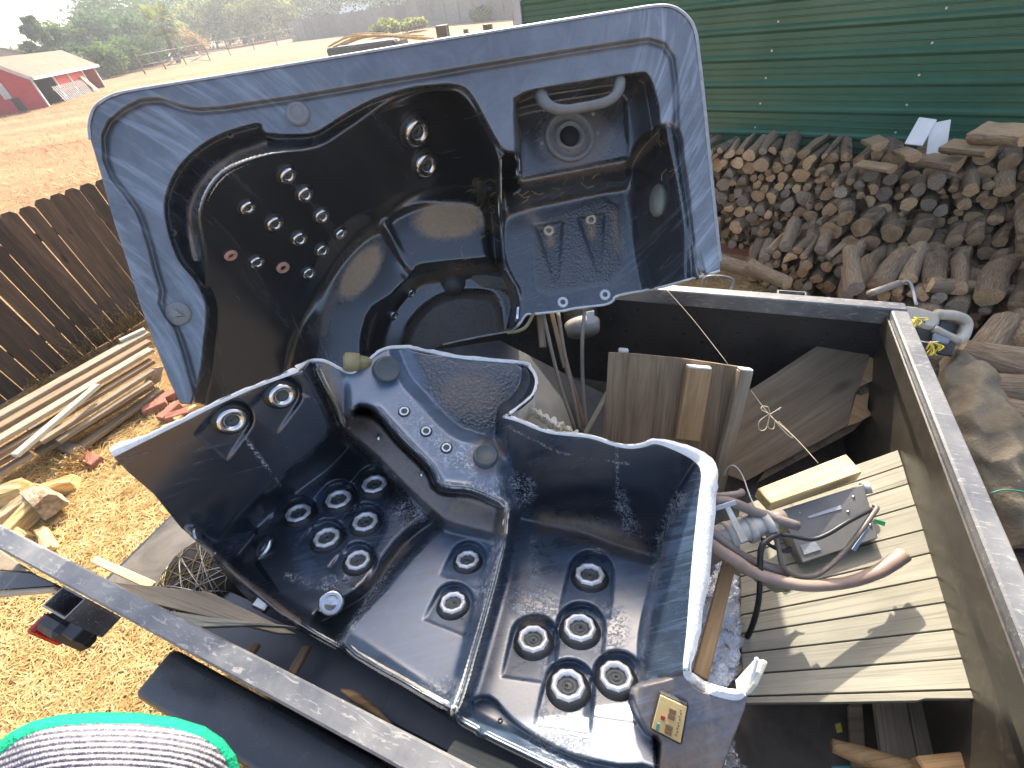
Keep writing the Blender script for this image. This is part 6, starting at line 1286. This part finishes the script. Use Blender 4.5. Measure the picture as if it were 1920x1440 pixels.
tube('lower_guard', pts_((1750, 616, 1.96), (1772, 626, 1.95), (1796, 638, 1.96)), [.02, .016, .02], M_SAW, sw, 6, 12)
sheet('trigger_housing', pts_((1765, 597, 1.99), (1800, 608, 2.0), (1792, 630, 1.99), (1760, 616, 1.98)), .03, M_SAWD, sw, bev=.006)
sheet('engine_block', pts_((1714, 608, 1.97), (1752, 622, 1.95), (1790, 644, 1.96), (1784, 668, 1.98), (1740, 664, 1.99), (1722, 640, 1.99)), .10, M_SAWD, sw, bev=.01)
sheet('side_cover', pts_((1754, 624, 1.94), (1784, 634, 1.94), (1780, 646, 1.94), (1752, 640, 1.94)), .02, plain('pale_blue_grey', (.22, .25, .29), .4), sw, bev=.006)
tube('front_grip', pts_((1630, 551, 2.02), (1660, 540, 2.03), (1686, 531, 2.04)), .018, mat('grip_tan', [(.3, (.16, .14, .11)), (.7, (.26, .23, .19))], 14, rough=.6), sw, 4, 12)
tube('front_handle', pts_((1684, 532, 2.04), (1698, 526, 2.05), (1706, 531, 2.05), (1712, 545, 2.04), (1718, 572, 2.01)), .0085, M_STEEL, sw, 6, 10)
for j in range(5):
    a, b = 1716+j*4.2, 595+j*1.6; sheet('letter', [P(a, b, 2.182), P(a+2.6, b+1, 2.182), P(a+2.2, b+5, 2.18), P(a-.4, b+4, 2.18)], .002, M_SAWD, hd, bev=0)
for k, (x, y) in enumerate([(1752, 652), (1718, 606)]):
    t = empty('frayed_rope', P(x, y, 2.16), ['frayed yellow cord hanging under the chainsaw body', 'small frayed yellow cord at the rail beside the chainsaw'][k], 'cord')
    for j in range(14 if k == 0 else 7):
        o = rng.normal(0, .014, 3); tube('cord_strand', [P(x-4, y-8, 2.16)+o*.3, P(x, y, 2.15)+o, P(x+random.uniform(-10, 6), y+random.uniform(2, 14), 2.15)+o], .0035, mat('yellow_rope', [(.3, (.55, .45, .03)), (.7, (.7, .6, .08))], 9, rough=.7), t, 3, 5)
tag(tube('white_string', pt_((1716, 634, 1.66), (1728, 640, 1.75), (1745, 642, 2.0), (1760, 640, 2.15)), .0022, plain('string_white', (.65, .64, .6), .7), None, 5, 5), 'thin white string from the end rail to the yellow cord', 'string')
# canvas roll
M_CANV = mat('brown_canvas', [(.3, (.14, .108, .066)), (.5, (.20, .16, .105)), (.7, (.27, .22, .15))], 7, rough=.9, bump=.8, bdist=.012, bscale=22)
path = [P(x, y, s) for x, y, s in [(1795, 672, 2.28), (1812, 720, 2.2), (1838, 790, 2.1), (1865, 860, 2.02), (1895, 930, 1.96), (1935, 1020, 1.9)]]
cn = empty('canvas_roll', path[2], 'rolled brown canvas tarp lying on logs beside the trailer end wall', 'tarp')
me = tube_me('roll', path, [.06, .105, .12, .125, .125, .12], 10, 26, True, np.asarray(path[2]))
for v in me.vertices:
    p = v.co; v.co += Vector((math.sin(p.x*31+p.y*19+2*math.sin(p.z*25))*.014, math.sin(p.y*44+p.z*31)*.012, math.sin(p.x*23-p.y*37+p.z*40)*.016))
link('roll', me, M_CANV, cn, Matrix.Translation(Vector(path[2])), True)
tube('stitch_line', [P(1858, 925, 1.84), P(1880, 919, 1.83), (P(1905, 920, 1.83)), P(1935, 926, 1.84)], .004, plain('green_thread', (.02, .16, .1), .7), cn, 5, 6)
crumple('canvas_flap', [(1852, 935), (1880, 925), (1930, 930), (1990, 960), (1990, 1060), (1925, 1030), (1880, 985)], 1.95, M_CANV, 'folded brown canvas flap below the canvas roll', 'tarp', .02)
# wisps of straw caught in the upright shell: one mass
vs, fs = [], []
for (x, y, n_) in [(905, 385, 14), (922, 420, 10), (895, 350, 8), (1110, 330, 5), (1000, 370, 5), (925, 530, 10), (960, 540, 6), (870, 515, 5), (1240, 250, 5), (1260, 330, 3), (1060, 350, 3)]:
    for _ in range(n_):
        x0, y0 = x+random.gauss(0, 12), y+random.gauss(0, 14); a = random.uniform(0, 6.28); l = random.uniform(8, 26); k = len(vs); px_ = [(x0, y0), (x0+math.cos(a)*l*.5+random.gauss(0, 2), y0+math.sin(a)*l*.5+random.gauss(0, 2)), (x0+math.cos(a+.4)*l, y0+math.sin(a+.4)*l)]
        for (u_, v_) in px_:
            p = rear.pt(u_, v_); d = (CAM-p)/np.linalg.norm(CAM-p); vs += [p+d*.006, p+d*.006+AX_w(math.sin(a), -math.cos(a))*.0022]
        fs += [(k, k+1, k+3, k+2), (k+2, k+3, k+5, k+4)]
tag(link('straw_wisps', mesh('straw_wisps', vs, fs), M_STRAW), 'dry straw wisps caught in the seats of the upright tub half', 'straw', kind='stuff')
# ================================================================== GLOVE CUFF IN THE NEAR CORNER
hem = [(-60, 1440), (-20, 1405), (20, 1372), (60, 1352), (110, 1340), (180, 1335), (260, 1336), (330, 1345), (385, 1362), (420, 1386), (442, 1415), (452, 1450), (452, 1500)]
cuff_out = hem+[(440, 1600), (-60, 1600)]
cuff = Shell(cuff_out, affine(0.46), 2.2)
hemA = np.asarray(hem, float)
def _rows(xs, ys): dh = ldist(hem, xs, ys); return dh, .4*(dh-21)+.6*(ys-1360+((xs-200)/30.)**2*-.35)
def _cd(xs, ys):
    dh, rw_ = _rows(xs, ys)
    s = .52-.10*np.sqrt(np.clip(1-((xs-200)/300.)**2, 0, 1))*np.sqrt(np.clip(dh/150., 0, 1))
    rib = np.where(dh > 21, np.abs(np.sin(rw_*math.pi/11.0)), 0)
    s = s-.0018*rib*(1+.4*np.sin(xs*1.1+np.floor(rw_/11)*1.7))
    return s-np.where(dh < 21, .003*np.sqrt(np.clip(1-((dh-10)/11.)**2, 0, 1)), 0)
cuff.sc = _cd
cuff.attr['wear_sheen'] += [lambda X, Y, v: np.where(_rows(X, Y)[0] > 21, np.abs(np.sin(_rows(X, Y)[1]*math.pi/11.0))*(.75+.25*np.sin(X*1.1+np.floor(_rows(X, Y)[1]/11)*1.7)), 0)]  # same channel reused for the paler rib crests
cuff.attr['dirt'] += [lambda X, Y, v: np.where(ldist(hem, X, Y) < 20.5, 1.0, 0.0)]
def knit():
    m, nt, bs = newmat('knit_cuff'); a = nt.nodes.new('ShaderNodeAttribute'); a.attribute_name = 'wear_sheen'; g = nt.nodes.new('ShaderNodeAttribute'); g.attribute_name = 'dirt'
    v = vecnode(nt, (1, 1, 1), False); n = nd(nt, 'ShaderNodeTexNoise', Scale=350., Detail=4., Roughness=.7); nt.links.new(v, n.inputs['Vector'])
    vo = nd(nt, 'ShaderNodeTexVoronoi', Scale=260.); nt.links.new(v, vo.inputs['Vector'])
    f = mth(nt, 'ADD', mth(nt, 'MULTIPLY', a.outputs['Fac'], .8), mth(nt, 'MULTIPLY', vo.outputs['Distance'], .35), True)
    c = ramp(nt, f, [(.15, (.085, .09, .14)), (.5, (.22, .21, .23)), (.9, (.38, .35, .33))])
    gr = ramp(nt, n.outputs[0], [(.3, (.008, .24, .12)), (.7, (.02, .42, .22))]); c = mixc(nt, g.outputs['Fac'], c, gr)
    nt.links.new(c, bs.inputs['Base Color']); bs.inputs['Roughness'].default_value = .95; bs.inputs['Specular IOR Level'].default_value = .1
    bp = nd(nt, 'ShaderNodeBump', Strength=.8, Distance=.002); nt.links.new(mth(nt, 'ADD', n.outputs[0], vo.outputs['Distance']), bp.inputs['Height']); nt.links.new(bp.outputs[0], bs.inputs['Normal'])
    return m
gl = empty('glove_cuff', cuff.pt(200, 1400), 'grey ribbed knit cuff of a work glove with bright green hem', 'glove')
kn = knit(); cuff.build('knit_cuff', [kn, kn, kn], gl, .003)
# ================================================================== SMOKY AIR
hb_ = bmesh.new(); bmesh.ops.create_cube(hb_, size=1)
for v in hb_.verts: v.co = Vector((v.co.x*420, v.co.y*420+60, v.co.z*31+14.4))
hz_m = bpy.data.materials.new('smoky_air'); hz_m.use_nodes = True; nt = hz_m.node_tree; nt.nodes.clear()
o_ = nt.nodes.new('ShaderNodeOutputMaterial'); pv_ = nt.nodes.new('ShaderNodeVolumePrincipled')
pv_.inputs['Color'].default_value = (.88, .93, 1, 1); pv_.inputs['Density'].default_value = .0014; pv_.inputs['Anisotropy'].default_value = .45
nt.links.new(pv_.outputs[0], o_.inputs['Volume'])
hz_o = link('haze', toM(hb_, 'haze'), hz_m); tag(hz_o, 'thin pale smoke haze filling the air over the whole place', 'haze', kind='stuff')
